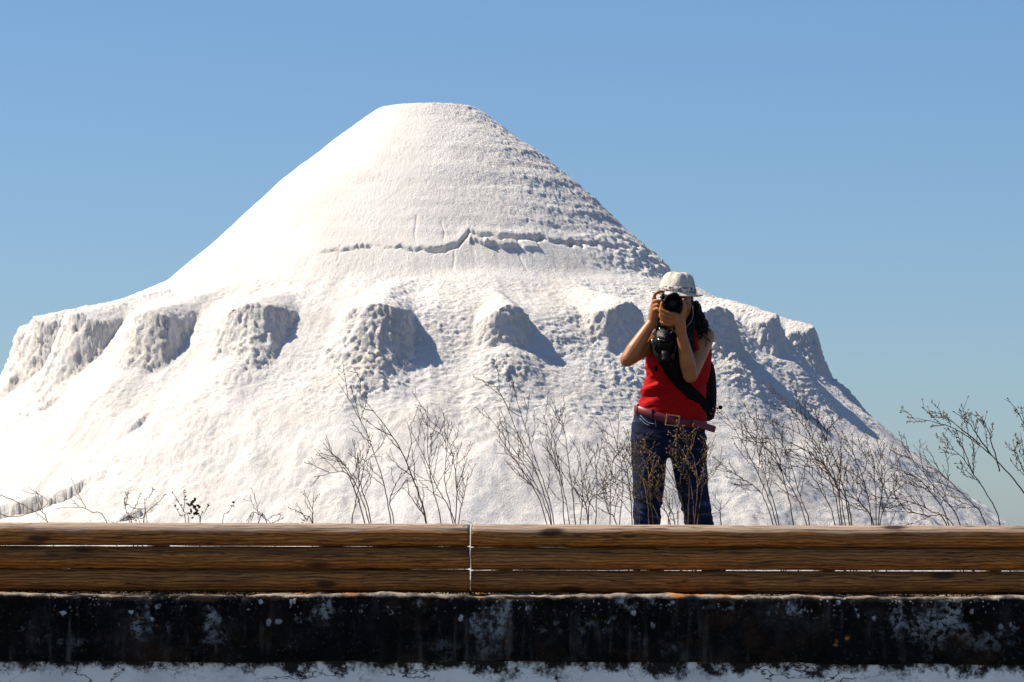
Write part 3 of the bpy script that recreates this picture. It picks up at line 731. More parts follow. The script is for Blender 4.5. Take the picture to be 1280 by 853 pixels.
weed("small leafy dark sprig on the fence below the grey hollow at the left", 16.7, [[(163, 655), (158, 640), (155, 628)], [(180, 655), (182, 640), (180, 624)], [(165, 655), (160, 648), (172, 640)]], 21, 10, 1.0, 0.011, M_LEAF, r0=0.003)
def leafy_sprig():
    base = at(245, 700, 16.8); base.z = GZ
    root = thing("withered_sprig", "small sprig with withered dark brown leaves above the left part of the top log", "weed", base, "dry weeds behind the log fence")
    mb = MB(); lf = MB(); rng = random.Random(5)
    for st in ([(250, 655), (248, 645), (243, 635), (240, 628)], [(250, 655), (256, 640), (262, 628)], [(236, 655), (230, 640), (220, 622), (215, 615)], [(232, 655), (226, 645), (218, 632)], [(278, 655), (286, 640), (297, 622)], [(229, 640), (231, 625), (229, 614)]):
        pts = [at(x, y, 16.8) - base for x, y in st]
        if st[0][1] > 650: pts.insert(0, Vector((pts[0].x, 0, -0.02)))
        P = catmull(pts, 5); mb.tube(P, [0.0018 - 0.001 * i / len(P) for i in range(len(P))], 4)
        for k in range(6):
            i = rng.randrange(len(P) // 2, len(P)); d = Vector((rng.uniform(-1, 1), rng.uniform(-.6, .6), rng.uniform(-.2, 1)))
            lf.leaf(P[i], d, Vector((0, -1, 0.3)), rng.uniform(.008, .016), rng.uniform(.005, .009))
    for k in range(26):
        c = at(244 + rng.gauss(0, 4), 636 + rng.gauss(0, 5), 16.8) - base
        lf.leaf(c, Vector((rng.uniform(-1, 1), rng.uniform(-.6, .6), rng.uniform(-1, .6))), Vector((0, -1, rng.uniform(-.5, .5))), rng.uniform(.014, .026), rng.uniform(.010, .016))
    mb.build("stems", M_STEM, root)["kind"] = "stuff"; lf.build("leaves", M_LEAF, root)["kind"] = "stuff"
leafy_sprig()

def dry_grass():
    """short dead grass at the foot of the fence, seen under the lowest log"""
    rng = random.Random(77); mb = MB()
    for k in range(14000):
        x = rng.uniform(-3.4, 3.4); y = rng.choice((rng.uniform(15.90, 16.3), rng.uniform(16.0, 16.8), rng.uniform(16.1, 18.8)))
        clump = 0.5 + 0.5 * math.sin(x * 5.1 + 1.7 * math.sin(x * 2.3 + y))
        h = rng.uniform(0.045, 0.10) + 0.025 * clump
        if y > 16.2 : h += 0.02
        if rng.random() < 0.015 and y > 16.1: h += rng.uniform(0.03, 0.14)
        d = Vector((rng.uniform(-.5, .5), rng.uniform(-.5, .5), 1)).normalized(); p = Vector((x, y, GZ - .01))
        q = p + d * h * .6; t = q + (d + Vector((rng.uniform(-.6, .6), rng.uniform(-.6, .6), 0))).normalized() * h * .4
        s = Vector((rng.uniform(.5, 1), rng.uniform(-.5, .5), 0)).normalized() * rng.uniform(.0012, .003)
        n0 = len(mb.v); mb.v += [p - s, p + s, q + s * .7, q - s * .7, t]
        mb.f += [(n0, n0 + 1, n0 + 2, n0 + 3), (n0 + 3, n0 + 2, n0 + 4)]
    o = mb.build("grass", M_GRAS, None, False); o["kind"] = "stuff"
dry_grass()
def leaf_litter():
    """crumbled dead leaves gathered under the lowest log, on top of the wall"""
    rng = random.Random(9); mb = MB()
    for k in range(5200):
        x = rng.uniform(-2.3, 2.3); y = rng.uniform(15.56, 15.80)
        pile = 0.35 + 0.65 * max(0, math.sin(x * 4.3 + 2 * math.sin(x * 1.7)))
        z = WTOP - x * math.tan(R(0.2)) + rng.uniform(-.002, .016) * pile
        d = Vector((rng.uniform(-1, 1), rng.uniform(-1, 1), rng.uniform(-.25, .5)))
        mb.leaf(Vector((x, y, z)), d, Vector((rng.uniform(-.5, .5), rng.uniform(-.5, .5), 1)), rng.uniform(.010, .026), rng.uniform(.005, .012))
    o = mb.build("leaf_litter", M_LITT, None, False); o["kind"] = "stuff"
leaf_litter()

# ================================================================== PERSON
PY_ = 19.35
PPM = F / PY_
p0 = at(840, 764, PY_)
PB = Vector((p0.x, PY_, GZ)); FOOT = GZ
def L(px, py, y=0.0):
    """photo pixel on the woman -> her local metres (x right, y away, z up)"""
    q = at(px, py, PY_ + y)
    return Vector((q.x - PB.x, y, q.z - PB.z))
def remesh(bm, voxel, smooth, name):
    me = bpy.data.meshes.new("tmp"); bm.to_mesh(me); bm.free()
    o = bpy.data.objects.new("tmp", me); COL.objects.link(o)
    r = o.modifiers.new("r", 'REMESH'); r.mode = 'VOXEL'; r.voxel_size = voxel; r.adaptivity = 0
    if smooth:
        s = o.modifiers.new("s", 'SMOOTH'); s.factor = 0.5; s.iterations = smooth
    dg = bpy.context.evaluated_depsgraph_get(); dg.update()
    out = bpy.data.meshes.new_from_object(o.evaluated_get(dg)); out.name = name
    bpy.data.objects.remove(o); bpy.data.meshes.remove(me)
    return out
def ball(bm, c, r, rot=None, sub=3):
    if isinstance(r, (int, float)): r = (r, r, r)
    M = Matrix.Translation(c) @ (rot.to_4x4() if rot else Matrix()) @ Matrix.Diagonal((*r, 1))
    bmesh.ops.create_icosphere(bm, subdivisions=sub, radius=1, matrix=M)
def limb(bm, pts, radii, n=5, sub=2):
    P = catmull(pts, n)
    k = len(pts) - 1
    for i, p in enumerate(P):
        t = i / (len(P) - 1) * k; a = min(int(t), k - 1); f = t - a
        r = radii[a] * (1 - f) + radii[a + 1] * f
        ball(bm, p, r, None, sub)
        if i:
            d = P[i] - P[i - 1]
            if d.length > 1e-6:
                M = Matrix.Translation((P[i] + P[i - 1]) / 2) @ d.to_track_quat('Z', 'Y').to_matrix().to_4x4()
                bmesh.ops.create_cone(bm, cap_ends=True, segments=14, radius1=rp, radius2=r, depth=d.length, matrix=M)
        rp = r
def loft(bm, rings, sides=36, turn=0.0, e=(0.85, 0.92)):
    """rings: (cx, cy, z, rx, ry_front, ry_back, tilt) closed solid"""
    prev = None; loops = []
    for (cx, cy, z, rx, rf, rb, tl) in rings:
        lp = []
        for k in range(sides):
            a = 2 * math.pi * k / sides; c, s = math.cos(a), math.sin(a)
            c = math.copysign(abs(c) ** e[0], c); s = math.copysign(abs(s) ** e[1], s)
            x = rx * c; y = (rb if s > 0 else rf) * s + turn * x * min(1.0, max(0.0, (z - 0.985) / 0.16))
            lp.append(bm.verts.new((cx + x, cy + y, z + tl * x)))
        loops.append(lp)
    for a, b in zip(loops[:-1], loops[1:]):
        for k in range(sides): bm.faces.new((a[k], a[(k + 1) % sides], b[(k + 1) % sides], b[k]))
    bm.faces.new(loops[0][::-1]); bm.faces.new(loops[-1])

M_SKIN = mat("tanned_skin", (0.40, 0.18, 0.08), 0.42, spec=0.4)
_n = N(M_SKIN); _v = _n.mapping((1, 1, 1))
_n.color(_n.ramp(_n.noise(_v, 14, 4, 0.6), [(0.3, (0.34, 0.125, 0.036)), (0.7, (0.45, 0.175, 0.058))])); _n.normal(_n.bump(_n.noise(_v, 220, 3, 0.6), 0.15, 0.002))
M_SKIN.node_tree.nodes["Principled BSDF"].inputs["Subsurface Weight"].default_value = 0.0
M_RED = mat("red_jersey", (0.42, 0.002, 0.0025), 0.85, spec=0.2)
_n = N(M_RED); _v = _n.mapping((1, 1, 1))
_w = _n.noise(_n.mapping((5, 5, 26)), 1.6, 4, 0.55, 0.8)
_n.normal(_n.bump(_n.noise(_v, 400, 2, 0.5), 0.15, 0.001, _n.bump(_w, 0.45, 0.010)))
M_JEAN = mat("indigo_denim", (0.02, 0.035, 0.09), 0.85, spec=0.2)
_n = N(M_JEAN); _v = _n.mapping((1, 1, 1))
_w = _n.noise(_n.mapping((6, 6, 24)), 1.5, 5, 0.6, 0.6)
_c = _n.ramp(_w, [(0.40, (0.003, 0.006, 0.016)), (0.60, (0.010, 0.020, 0.056)), (0.74, (0.08, 0.125, 0.22))])  # palest stop puts lit fold highlights into the denim colour
_n.color(_c); _n.normal(_n.bump(_w, 0.6, 0.010, _n.bump(_n.noise(_v, 300, 2, 0.5), 0.2, 0.001)))
M_BELT = mat("red_leather", (0.16, 0.012, 0.02), 0.45)
M_BRASS = mat("aged_brass", (0.42, 0.26, 0.12), 0.4, 0.85)
M_HAIR = mat("dark_curly_hair", (0.007, 0.004, 0.003), 0.55, spec=0.3)
M_BLACK = mat("black_nylon", (0.004, 0.004, 0.0045), 0.8, spec=0.15)
_n = N(M_BLACK); _n.normal(_n.bump(_n.noise(_n.mapping((1, 1, 1)), 260, 2, 0.5), 0.3, 0.002))
M_CAM = mat("black_camera_plastic", (0.004, 0.004, 0.005), 0.5, spec=0.22)
_n = N(M_CAM); _n.normal(_n.bump(_n.noise(_n.mapping((1, 1, 1)), 500, 2, 0.5), 0.25, 0.001))
M_GLASS = mat("lens_glass", (0.002, 0.002, 0.004), 0.25, spec=0.2)
M_SILV = mat("silver_trim", (0.6, 0.6, 0.6), 0.3, 0.9)
M_HAT = mat("woven_straw", (0.66, 0.60, 0.50), 0.85, spec=0.2)
_n = N(M_HAT); _v = _n.mapping((1, 1, 1)); _k = _n.voronoi(_v, 150)
_n.color(_n.mix(_n.step(_n.noise(_v, 60, 4, 0.6), 0.50, 0.66), (0.60, 0.56, 0.48), (0.38, 0.34, 0.27))); _n.normal(_n.bump(_k, 0.6, 0.003))
M_BAND = mat("patterned_band", (0.3, 0.3, 0.3), 0.8)
_n = N(M_BAND); _n.color(_n.mix(_n.step(_n.noise(_n.mapping((1, 1, 1)), 85, 3, 0.6), 0.48, 0.54), (0.62, 0.57, 0.48), (0.05, 0.045, 0.07)))
M_SOLE = mat("brown_shoe", (0.07, 0.04, 0.025), 0.6)
M_EYEW = mat("eye_white", (0.7, 0.68, 0.65), 0.2)
M_LIP = mat("lip", (0.33, 0.10, 0.08), 0.4)

person = thing("person", "woman in red tank top, jeans and pale hat taking a photo with a raised camera", "person", PB)

# key joints
SH_R = L(818, 424, -0.01); EL_R = L(784, 450, -0.20); WR_R = L(815, 403, -0.165)
SH_L = L(881, 421, 0.05); EL_L = L(863, 470, -0.175); WR_L = L(852, 418, -0.225)
HEAD = L(847, 380, -0.005)
def torso_rings(g=0.0):
    out = []
    for (pyx, xl, xr, cy, rf, rb, tl) in ((548, 794, 884, 0.01, .105, .125, -.1), (525, 796, 883, 0.01, .105, .125, -.22), (508, 799, 880.5, 0.01, .108, .115, -.2), (492, 803, 880, 0.01, .105, .105, -.1), (476, 807, 883, 0.015, .108, .10, 0),
                                          (460, 808.5, 887, 0.02, .122, .10, 0), (446, 809, 889, 0.02, .132, .105, 0), (434, 811, 888, 0.025, .118, .10, 0), (424, 814, 884, 0.03, .095, .085, 0), (414, 822, 877, 0.035, .07, .065, 0), (407, 836, 863, 0.035, .05, .05, 0)):
        a = L(xl, pyx); b = L(xr, pyx)
        out.append(((a.x + b.x) / 2, cy, a.z, (b.x - a.x) / 2 + g, rf + g, rb + g, tl))
    return out

def build_body():
    bm = bmesh.new()
    loft(bm, torso_rings(-0.022)[2:], 36, 0.28, (1, 1))
    # neck, shoulders
    limb(bm, [L(849, 422, 0.035), L(848, 405, 0.02), HEAD + Vector((0, 0.01, -0.03))], [0.062, 0.052, 0.055])
    limb(bm, [L(849, 416, 0.03), L(866, 414, 0.04), SH_L], [0.045, 0.045, 0.050])
    limb(bm, [L(849, 416, 0.035), L(830, 417, 0.01), SH_R], [0.045, 0.045, 0.050])
    # arms
    def arm(sh, el, wr):
        m1 = sh.lerp(el, .35); m2 = sh.lerp(el, .72)
        limb(bm, [sh, m1, m2, el], [0.052, 0.049, 0.042, 0.0365], 4)
        f1 = el.lerp(wr, .28); f2 = el.lerp(wr, .65)
        limb(bm, [el, f1, f2, wr], [0.0365, 0.041, 0.033, 0.0255], 4)
    arm(SH_R, EL_R, WR_R); arm(SH_L, EL_L, WR_L)
    # right hand (picture left): round the grip of the camera
    gx = L(822, 380).x          # outer face of the grip
    def V3(x, y, z): return Vector((x, y, z))
    zb = HEAD.z
    pal = V3(gx - 0.020, -0.170, zb - 0.030)
    limb(bm, [WR_R, pal + V3(-.002, 0, -.022), pal + V3(0, -.004, .018)], [0.0245, 0.027, 0.022], 4)
    for k, (dz, ln) in enumerate(((0.030, 1.0), (0.010, 1.06), (-0.011, 1.0), (-0.031, .82))):
        kn = V3(gx - 0.024 + .003 * (k > 1), -0.192, zb + dz - 0.012)
        limb(bm, [pal + V3(0, 0, dz * .6), kn], [0.014, 0.0105], 3)
        if k == 0:
            limb(bm, [kn, kn + V3(.006, -.028, .018), kn + V3(.028, -.030, .028), kn + V3(.046, -.020, .028)], [0.0088, 0.0084, 0.0080, 0.0068], 4)
        else:
            limb(bm, [kn, kn + V3(.010, -.034 * ln, .003), kn + V3(.036 * ln, -.036, -.001), kn + V3(.052 * ln, -.022, -.004)], [0.0088, 0.0084, 0.0080, 0.0068], 4)
    limb(bm, [pal + V3(.0, .012, -.01), pal + V3(.012, .045, .012), pal + V3(.034, .050, .030), pal + V3(.052, .046, .040)], [0.016, 0.012, 0.0105, 0.009], 4)
    # left hand (picture right): cupped under the lens
    lx, lz, lr = L(838.5, 383.5).x, L(838.5, 383.5).z, 0.045
    pc = V3(lx + .026, -.250, lz - .072)
    limb(bm, [WR_L, pc + V3(.008, .004, -.018), pc], [0.0255, 0.029, 0.024], 4)
    fing = ((-12, -.272, .0), (4, -.262, .3), (20, -.250, .6), (36, -.238, .9))
    for k in range(4):
        yk = -.272 + .012 * k
        kn = V3(lx - .006 - .003 * k, yk, lz - lr - .008 - .0175 * k)
        limb(bm, [pc + V3(-.004, 0, .006 - .007 * k), kn], [0.019, 0.0112], 3)
        s = (1.0, 1.05, .98, .8)[k]
        a1 = kn + V3(-.034 * s, .000, .009 - .002 * k); a2 = a1 + V3(-.018 * s, .006, .024 * s - .003 * k); a3 = a2 + V3(.003, .004, .021 * s)
        limb(bm, [kn, a1, a2, a3], [0.0092, 0.0086, 0.0080, 0.0068], 4)
    limb(bm, [pc + V3(.012, -.002, -.012), V3(lx + lr + .010, -.262, lz - .042), V3(lx + lr + .012, -.270, lz - .012), V3(lx + lr + .007, -.270, lz + .016)], [0.019, 0.0135, 0.0110, 0.0085], 5)
    # head: skull, jaw, nose, brow, cheeks, chin, ears
    H = HEAD
    ball(bm, H + V3(0, .012, .022), (.074, .094, .088)); ball(bm, H + V3(0, -.020, -.020), (.066, .070, .075)); ball(bm, H + V3(0, -.035, -.070), (.047, .052, .042)); ball(bm, H + V3(0, -.068, -.092), (.024, .022, .018))
    limb(bm, [H + V3(0, -.086, .016), H + V3(0, -.100, -.010), H + V3(0, -.110, -.026)], [.010, .0115, .0125], 4)
    for s in (-1, 1):
        ball(bm, H + V3(s * .012, -.098, -.030), .0085, None, 2); ball(bm, H + V3(s * .040, -.066, -.022), (.024, .022, .022)); ball(bm, H + V3(s * .030, -.080, .026), (.026, .012, .008))
        ball(bm, H + V3(s * .076, .012, -.008), (.010, .020, .031))
    me = remesh(bm, 0.0034, 2, "body")
    return link_mesh("body", me, M_SKIN, person)
body = build_body()
def face_parts():
    for sg in (-1, 1):
        bm = bmesh.new(); ball(bm, HEAD + Vector((sg * .031, -.0765, .008)), .0125); e = bm_obj("eye", bm, M_EYEW, person)
        bm = bmesh.new(); ball(bm, HEAD + Vector((sg * .031, -.0870, .008)), (.0055, .0028, .0055)); bm_obj("iris", bm, M_HAIR, e)
    bm = bmesh.new(); ball(bm, HEAD + Vector((0, -.0855, -.056)), (.022, .008, .0055)); ball(bm, HEAD + Vector((0, -.085, -.063)), (.017, .008, .006))
    bm_obj("lips", bm, M_LIP, person)
face_parts()

def displace(me, fn):
    n = len(me.vertices); co = np.empty(n * 3, np.float32); no = np.empty(n * 3, np.float32)
    me.vertices.foreach_get("co", co); me.vertices.foreach_get("normal", no)
    co = co.reshape(-1, 3); no = no.reshape(-1, 3)
    co = co + no * fn(co, no)[:, None]
    me.vertices.foreach_set("co", co.astype(np.float32).ravel()); me.update()

def build_top():
    bm = bmesh.new()
    rings = [r for r in torso_rings(0.006)]
    loft(bm, rings[1:8], 48, 0.28, (1, 1))
    for px, yb in ((831, -0.130), (864, -0.095)):
        ball(bm, L(px, 449, yb + 0.035), (.066, .056, .062))
    # shoulder straps, front and back
    for (x0, x1) in ((828, 831), (870, 868)):
        limb(bm, [L(x0, 438, -0.085), L(x1, 422, -0.055), L(x1, 412.5, -0.01), L(x1, 412.5, 0.06), L(x0, 430, 0.11)], [.016, .013, .012, .012, .016], 5)
    me = remesh(bm, 0.006, 5, "tank_top")
    def folds(co, no):
        x, y, z = co[:, 0], co[:, 1], co[:, 2]
        wst = np.exp(-((z - 1.10) / 0.10) ** 2)
        f = np.abs(fbm(x * 5 + z * 4, y * 5, z * 24 - x * 7, 5, 3)) - .3
        return 0.003 - 0.015 * wst * f - 0.004 * f
    displace(me, folds)
    return link_mesh("tank_top", me, M_RED, person)
top = build_top()
bvh_top = BVHTree.FromPolygons([v.co[:] for v in top.data.vertices], [p.vertices[:] for p in top.data.polygons])
def front(px, py, off=0.0, bvh=bvh_top, fallback=-0.1):
    q = L(px, py, -0.1)
    h = bvh.ray_cast(Vector((q.x, -1, q.z)), Vector((0, 1, 0)))
    y = h[0].y if h[0] is not None else fallback
    return Vector((q.x, y - off, q.z))

def build_jeans():
    bm = bmesh.new()
    ringdef = ((572, 789.5, 884, 0.005, .105, .125, -.02), (556, 788.5, 884.5, 0.005, .108, .135, -.08), (540, 789.5, 884, 0.008, .110, .130, -.16), (528, 792.5, 883.5, 0.01, .112, .125, -.22), (522, 794.5, 882.5, 0.01, .111, .122, -.24))
    rr = []
    for (pyx, xl, xr, cy, rf, rb, tl) in ringdef:
        a = L(xl, pyx); b = L(xr, pyx); rr.append(((a.x + b.x) / 2, cy, a.z, (b.x - a.x) / 2, rf, rb, tl))
    loft(bm, rr)
    foot_r = Vector((L(806, 700).x, 0.03, 0.075)); foot_l = Vector((L(897, 700).x, 0.0, 0.075))
    limb(bm, [L(811.5, 562, .0), L(811, 605, -.01), L(809, 640, -.015), L(808, 668, 0.005), Vector((L(807, 700).x, .02, .30)), foot_r], [.090, .083, .071, .068, .064, .056], 6, 3)
    limb(bm, [L(860, 562, .0), L(865, 605, -.01), L(871, 640, -.015), L(877, 668, 0.005), Vector((L(886, 700).x, .01, .30)), foot_l], [.092, .084, .074, .072, .066, .057], 6, 3)
    for px in (811, 862): ball(bm, L(px, 548, .07), (.085, .075, .085))
    me = remesh(bm, 0.007, 6, "jeans")
    def folds(co, no):
        x, y, z = co[:, 0], co[:, 1], co[:, 2]
        f = np.abs(fbm(x * 4, y * 4, z * 17 + x * 5, 15, 3)) - .3
        k = 0.3 + np.exp(-((z - .83) / .07) ** 2) + .9 * np.exp(-((z - .46) / .09) ** 2) + 1.0 * sstep(.25, .1, z)
        return -0.010 * k * f
    displace(me, folds)
    j = link_mesh("jeans", me, M_JEAN, person)
    return j, foot_r, foot_l
jeans, FR, FL = build_jeans()
bvh_j = BVHTree.FromPolygons([v.co[:] for v in jeans.data.vertices], [p.vertices[:] for p in jeans.data.polygons])
def build_shoes():
    for f in (FR, FL):
        bm = bmesh.new()
        limb(bm, [f + Vector((0, .03, -.04)), f + Vector((0, -.05, -.045)), f + Vector((0, -.13, -.052)), f + Vector((0, -.17, -.055))], [.036, .038, .038, .026], 5)
        me = remesh(bm, .006, 3, "shoe")
        for v in me.vertices: v.co.z = max(v.co.z, 0.002)
        link_mesh("shoe", me, M_SOLE, person)
build_shoes()

def belt_z(x):          # height of the belt line across the hips
    return L(0, 526).z + 0.0 - 0.235 * (x - L(838, 526).x) + 0.18 * (x - L(838, 526).x) ** 2 * 3
def build_belt():
    cx = L(838.5, 520).x; bx, bf, bb, cy = 0.183, .118, .130, .010
    xs = 72; rows = ((-.021, -.003), (-.018, .002), (.018, .002), (.021, -.003))
    me = bpy.data.meshes.new("belt"); vs = []; fs = []
    for k in range(xs):
        a = 2 * math.pi * k / xs; c, s = math.cos(a), math.sin(a)
        c = math.copysign(abs(c) ** 0.85, c); s = math.copysign(abs(s) ** 0.92, s)
        for (dz, dr) in rows:
            x = cx + (bx + dr) * c; y = cy + ((bb if s > 0 else bf) + dr) * s
            vs.append((x, y, belt_z(x) + dz))
    m = len(rows)
    for k in range(xs):
        for r in range(m - 1):
            a = k * m + r; b = ((k + 1) % xs) * m + r
            fs.append((a, b, b + 1, a + 1))
    # inner lining
    n0 = len(vs)
    for k in range(xs):
        a = 2 * math.pi * k / xs; c, s = math.cos(a), math.sin(a)
        for dz in (-.020, .020):
            x = cx + (bx - .012) * c; vs.append((x, cy + ((bb if s > 0 else bf) - .012) * s, belt_z(x) + dz))
    for k in range(xs):
        a = n0 + k * 2; b = n0 + ((k + 1) % xs) * 2; fs.append((a + 1, b + 1, b, a))
    me.from_pydata(vs, [], fs); me.update()
    belt = link_mesh("belt", me, M_BELT, person)
    # buckle frame
    bm = bmesh.new()
    c = L(839.5, 527, 0); c.y = cy - bf - .012; tilt = Matrix.Rotation(R(7), 4, 'Y')
    W, Hh, t = .036, .029, .0075
    for (ox, oz, sx, sz) in ((0, Hh - t / 2, W, t / 2), (0, -Hh + t / 2, W, t / 2), (-W + t / 2, 0, t / 2, Hh - t), (W - t / 2, 0, t / 2, Hh - t)):
        M = Matrix.Translation(c) @ tilt @ Matrix.Translation((ox, 0, oz)) @ Matrix.Diagonal((sx * 2, .007, sz * 2, 1))
        bmesh.ops.create_cube(bm, size=1, matrix=M)
    bmesh.ops.bevel(bm, geom=bm.edges[:], offset=.0012, segments=1, affect='EDGES')
    bm_obj("buckle", bm, M_BRASS, belt, False)
    # loose tail of the belt sticking out past the hip
    mb = MB(); 
    pts = catmull([L(866, 528, -.118), L(876, 531.5, -.110), L(887, 535, -.085), L(894, 537.5, -.075)], 5)
    vs = []; fs = []
    for i, p in enumerate(pts):
        d = (pts[min(i + 1, len(pts) - 1)] - pts[max(i - 1, 0)]).normalized(); up = Vector((0, 0, 1)) - d * d.z; up.normalize(); nn = d.cross(up)
        hw = .0165 if i < len(pts) - 1 else .013
        for (a, b) in ((-1, -1), (1, -1), (1, 1), (-1, 1)): vs.append(p + up * hw * a + nn * .004 * b)
    for i in range(len(pts) - 1):
        for k in range(4): fs.append((i * 4 + k, i * 4 + (k + 1) % 4, i * 4 + 4 + (k + 1) % 4, i * 4 + 4 + k))
    fs.append((3, 2, 1, 0)); e = (len(pts) - 1) * 4; fs.append((e, e + 1, e + 2, e + 3))
    me = bpy.data.meshes.new("belt_tail"); me.from_pydata([tuple(v) for v in vs], [], fs); me.update(); link_mesh("belt_tail", me, M_BELT, belt, False)
    # belt loops
    for px in (815, 868, 797):
        x = L(px, 520).x; z = belt_z(x); s = math.sqrt(max(0, 1 - ((x - cx) / bx) ** 2)); y = cy - bf * s - .006
        bm = bmesh.new(); bmesh.ops.create_cube(bm, size=1, matrix=Matrix.Translation((x, y, z)) @ Matrix.Diagonal((.011, .008, .056, 1)))
        bmesh.ops.bevel(bm, geom=bm.edges[:], offset=.0015, segments=1, affect='EDGES')
        bm_obj("belt_loop", bm, M_JEAN, jeans, False)
    return belt
build_belt()
M_THREAD = mat("pale_stitching", (0.30, 0.34, 0.42), 0.8)
def build_pocket():
    for pts in ([(801, 519), (806, 525), (812, 529), (819, 530)], [(800, 523), (806, 529), (812, 532)], [(819, 525), (820, 534)], [(868, 532), (874, 538), (882, 541)]):
        mb = MB(); P = [front(x, y, 0.001, bvh_j) for x, y in pts]; mb.tube(catmull(P, 4), 0.0016, 4)
        mb.build("pocket_seam", M_THREAD, jeans)
build_pocket()

def build_hair():
    rng = random.Random(31); bm = bmesh.new(); H = HEAD
    ball(bm, H + Vector((0, .028, .018)), (.083, .092, .090))
    ball(bm, H + Vector((.012, .055, -.055)), (.088, .055, .085))
    ball(bm, L(872, 408, .02), (.055, .050, .065)); ball(bm, L(856, 432, -.065), (.046, .05, .085)); ball(bm, L(828, 415, -.05), (.026, .03, .05)); ball(bm, L(853, 448, -.105), (.045, .035, .085))
    me = remesh(bm, .008, 3, "hair")
    for v in me.vertices:
        v.co += v.normal * .006 * math.sin(v.co.x * 260 + 3 * math.sin(v.co.z * 90)) * math.sin(v.co.z * 210)
    hair = link_mesh("hair", me, M_HAIR, person)
    mb = MB()
    def lock(p, q, r, amp, turns):
        ph = rng.uniform(0, 6.28); n = 22; d = q - p; a = d.orthogonal().normalized(); b = d.normalized().cross(a); P = []
        for i in range(n):
            t = i / (n - 1); s = amp * min(1, t * 3)
            P.append(p + d * t + Vector((0, 0, -.0)) + (a * math.cos(ph + turns * 6.28 * t) + b * math.sin(ph + turns * 6.28 * t)) * s)
        mb.tube(P, [r * (1 - .6 * i / (n - 1)) for i in range(n)], 5)
    for k in range(230):
        side = rng.random()
        if side < .45:       # over her left shoulder (picture right)
            p = L(rng.uniform(860, 874), rng.uniform(376, 396), rng.uniform(-.02, .10)); q = L(rng.uniform(860, 887), rng.uniform(405, 436), rng.uniform(-.07, .09))
        elif side < .84:     # forward over the chest
            p = L(rng.uniform(856, 868), rng.uniform(396, 412), rng.uniform(-.05, .0)); q = L(rng.uniform(843, 868), rng.uniform(440, 470), rng.uniform(-.15, -.11))
        else:
            p = L(rng.uniform(822, 832), rng.uniform(388, 398), rng.uniform(-.04, .05)); q = L(rng.uniform(816, 832), rng.uniform(408, 430), rng.uniform(-.1, .02))
        lock(p, q, rng.uniform(.004, .0075), rng.uniform(.005, .011), rng.uniform(1.5, 3.2))
    mb.build("curls", M_HAIR, hair)
build_hair()

def build_hat():
    c = HEAD + Vector((-.002, .006, .042))       # centre of the brim
    tilt = Matrix.Rotation(R(4.0), 4, 'Y') @ Matrix.Rotation(R(2), 4, 'X')
    sides = 96; vs = []; fs = []
    #      radius x, radius y, height
    prof = [(.131, .152, .003), (.128, .149, -.001), (.112, .133, .002), (.100, .121, .010), (.0935, .112, .017), (.0925, .111, .030), (.0900, .108, .050), (.0825, .101, .075), (.0740, .092, .097), (.060, .080, .110), (.042, .062, .114), (.025, .040, .110), (.010, .016, .107)]
    # inside of the hat, so that it is a shell
    inner = [(.088, .106, .015), (.110, .131, -.003), (.127, .148, -.0035)]
    full = inner + prof[::1]
    full = [(.072, .090, .088)] + full
    for (rx, ry, h) in full:
        for k in range(sides):
            a = 2 * math.pi * k / sides; ca, sa = math.cos(a), math.sin(a)
            x, y, z = rx * ca, ry * sa, h
            if h > .045:   # crown: front pinch on both sides and a lengthwise crease
                f = (h - .045) / .07
                fr = max(0, -sa)
                x *= 1 - .26 * f * fr ** 2 * (0.5 + .5 * abs(ca))
                y *= 1 - .30 * f * fr * math.exp(-((abs(ca) - .50) / .24) ** 2)
                z -= .020 * f * math.exp(-(x / .022) ** 2) * (1 if y > -.02 else .5)
                z += .010 * f * fr
            if h < .012:   # brim dips in front, lifts at the back and sides
                t = max(0, (math.hypot(rx, ry) - .15) / .04)
                z += (.010 * ca * ca - .007 * max(0, -sa) ** 2 + .012 * max(0, sa) ** 2) * min(1, t)
            vs.append(c + tilt @ Vector((x, y, z)))
    m = len(full)
    for i in range(m - 1):
        for k in range(sides):
            a = i * sides + k; b = i * sides + (k + 1) % sides; fs.append((a, b, b + sides, a + sides))
    fs.append(tuple((m - 1) * sides + k for k in range(sides))); fs.append(tuple(k for k in reversed(range(sides))))
    me = bpy.data.meshes.new("hat"); me.from_pydata([tuple(v) for v in vs], [], fs); me.update()
    hat = link_mesh("hat", me, M_HAT, person)
    vs = []; fs = []
    for (e, h) in ((.0005, .014), (.004, .016), (.0042, .040), (.0005, .042)):
        for k in range(sides):
            a = 2 * math.pi * k / sides; t = (h - .017) / .033
            rx = .0935 - .0035 * t + e; ry = .112 - .004 * t + e
            vs.append(c + tilt @ Vector((rx * math.cos(a), ry * math.sin(a), h)))
    for i in range(3):
        for k in range(sides):
            a = i * sides + k; b = i * sides + (k + 1) % sides; fs.append((a, b, b + sides, a + sides))
    me = bpy.data.meshes.new("hat_band"); me.from_pydata([tuple(v) for v in vs], [], fs); me.update(); link_mesh("hat_band", me, M_BAND, hat)
build_hat()

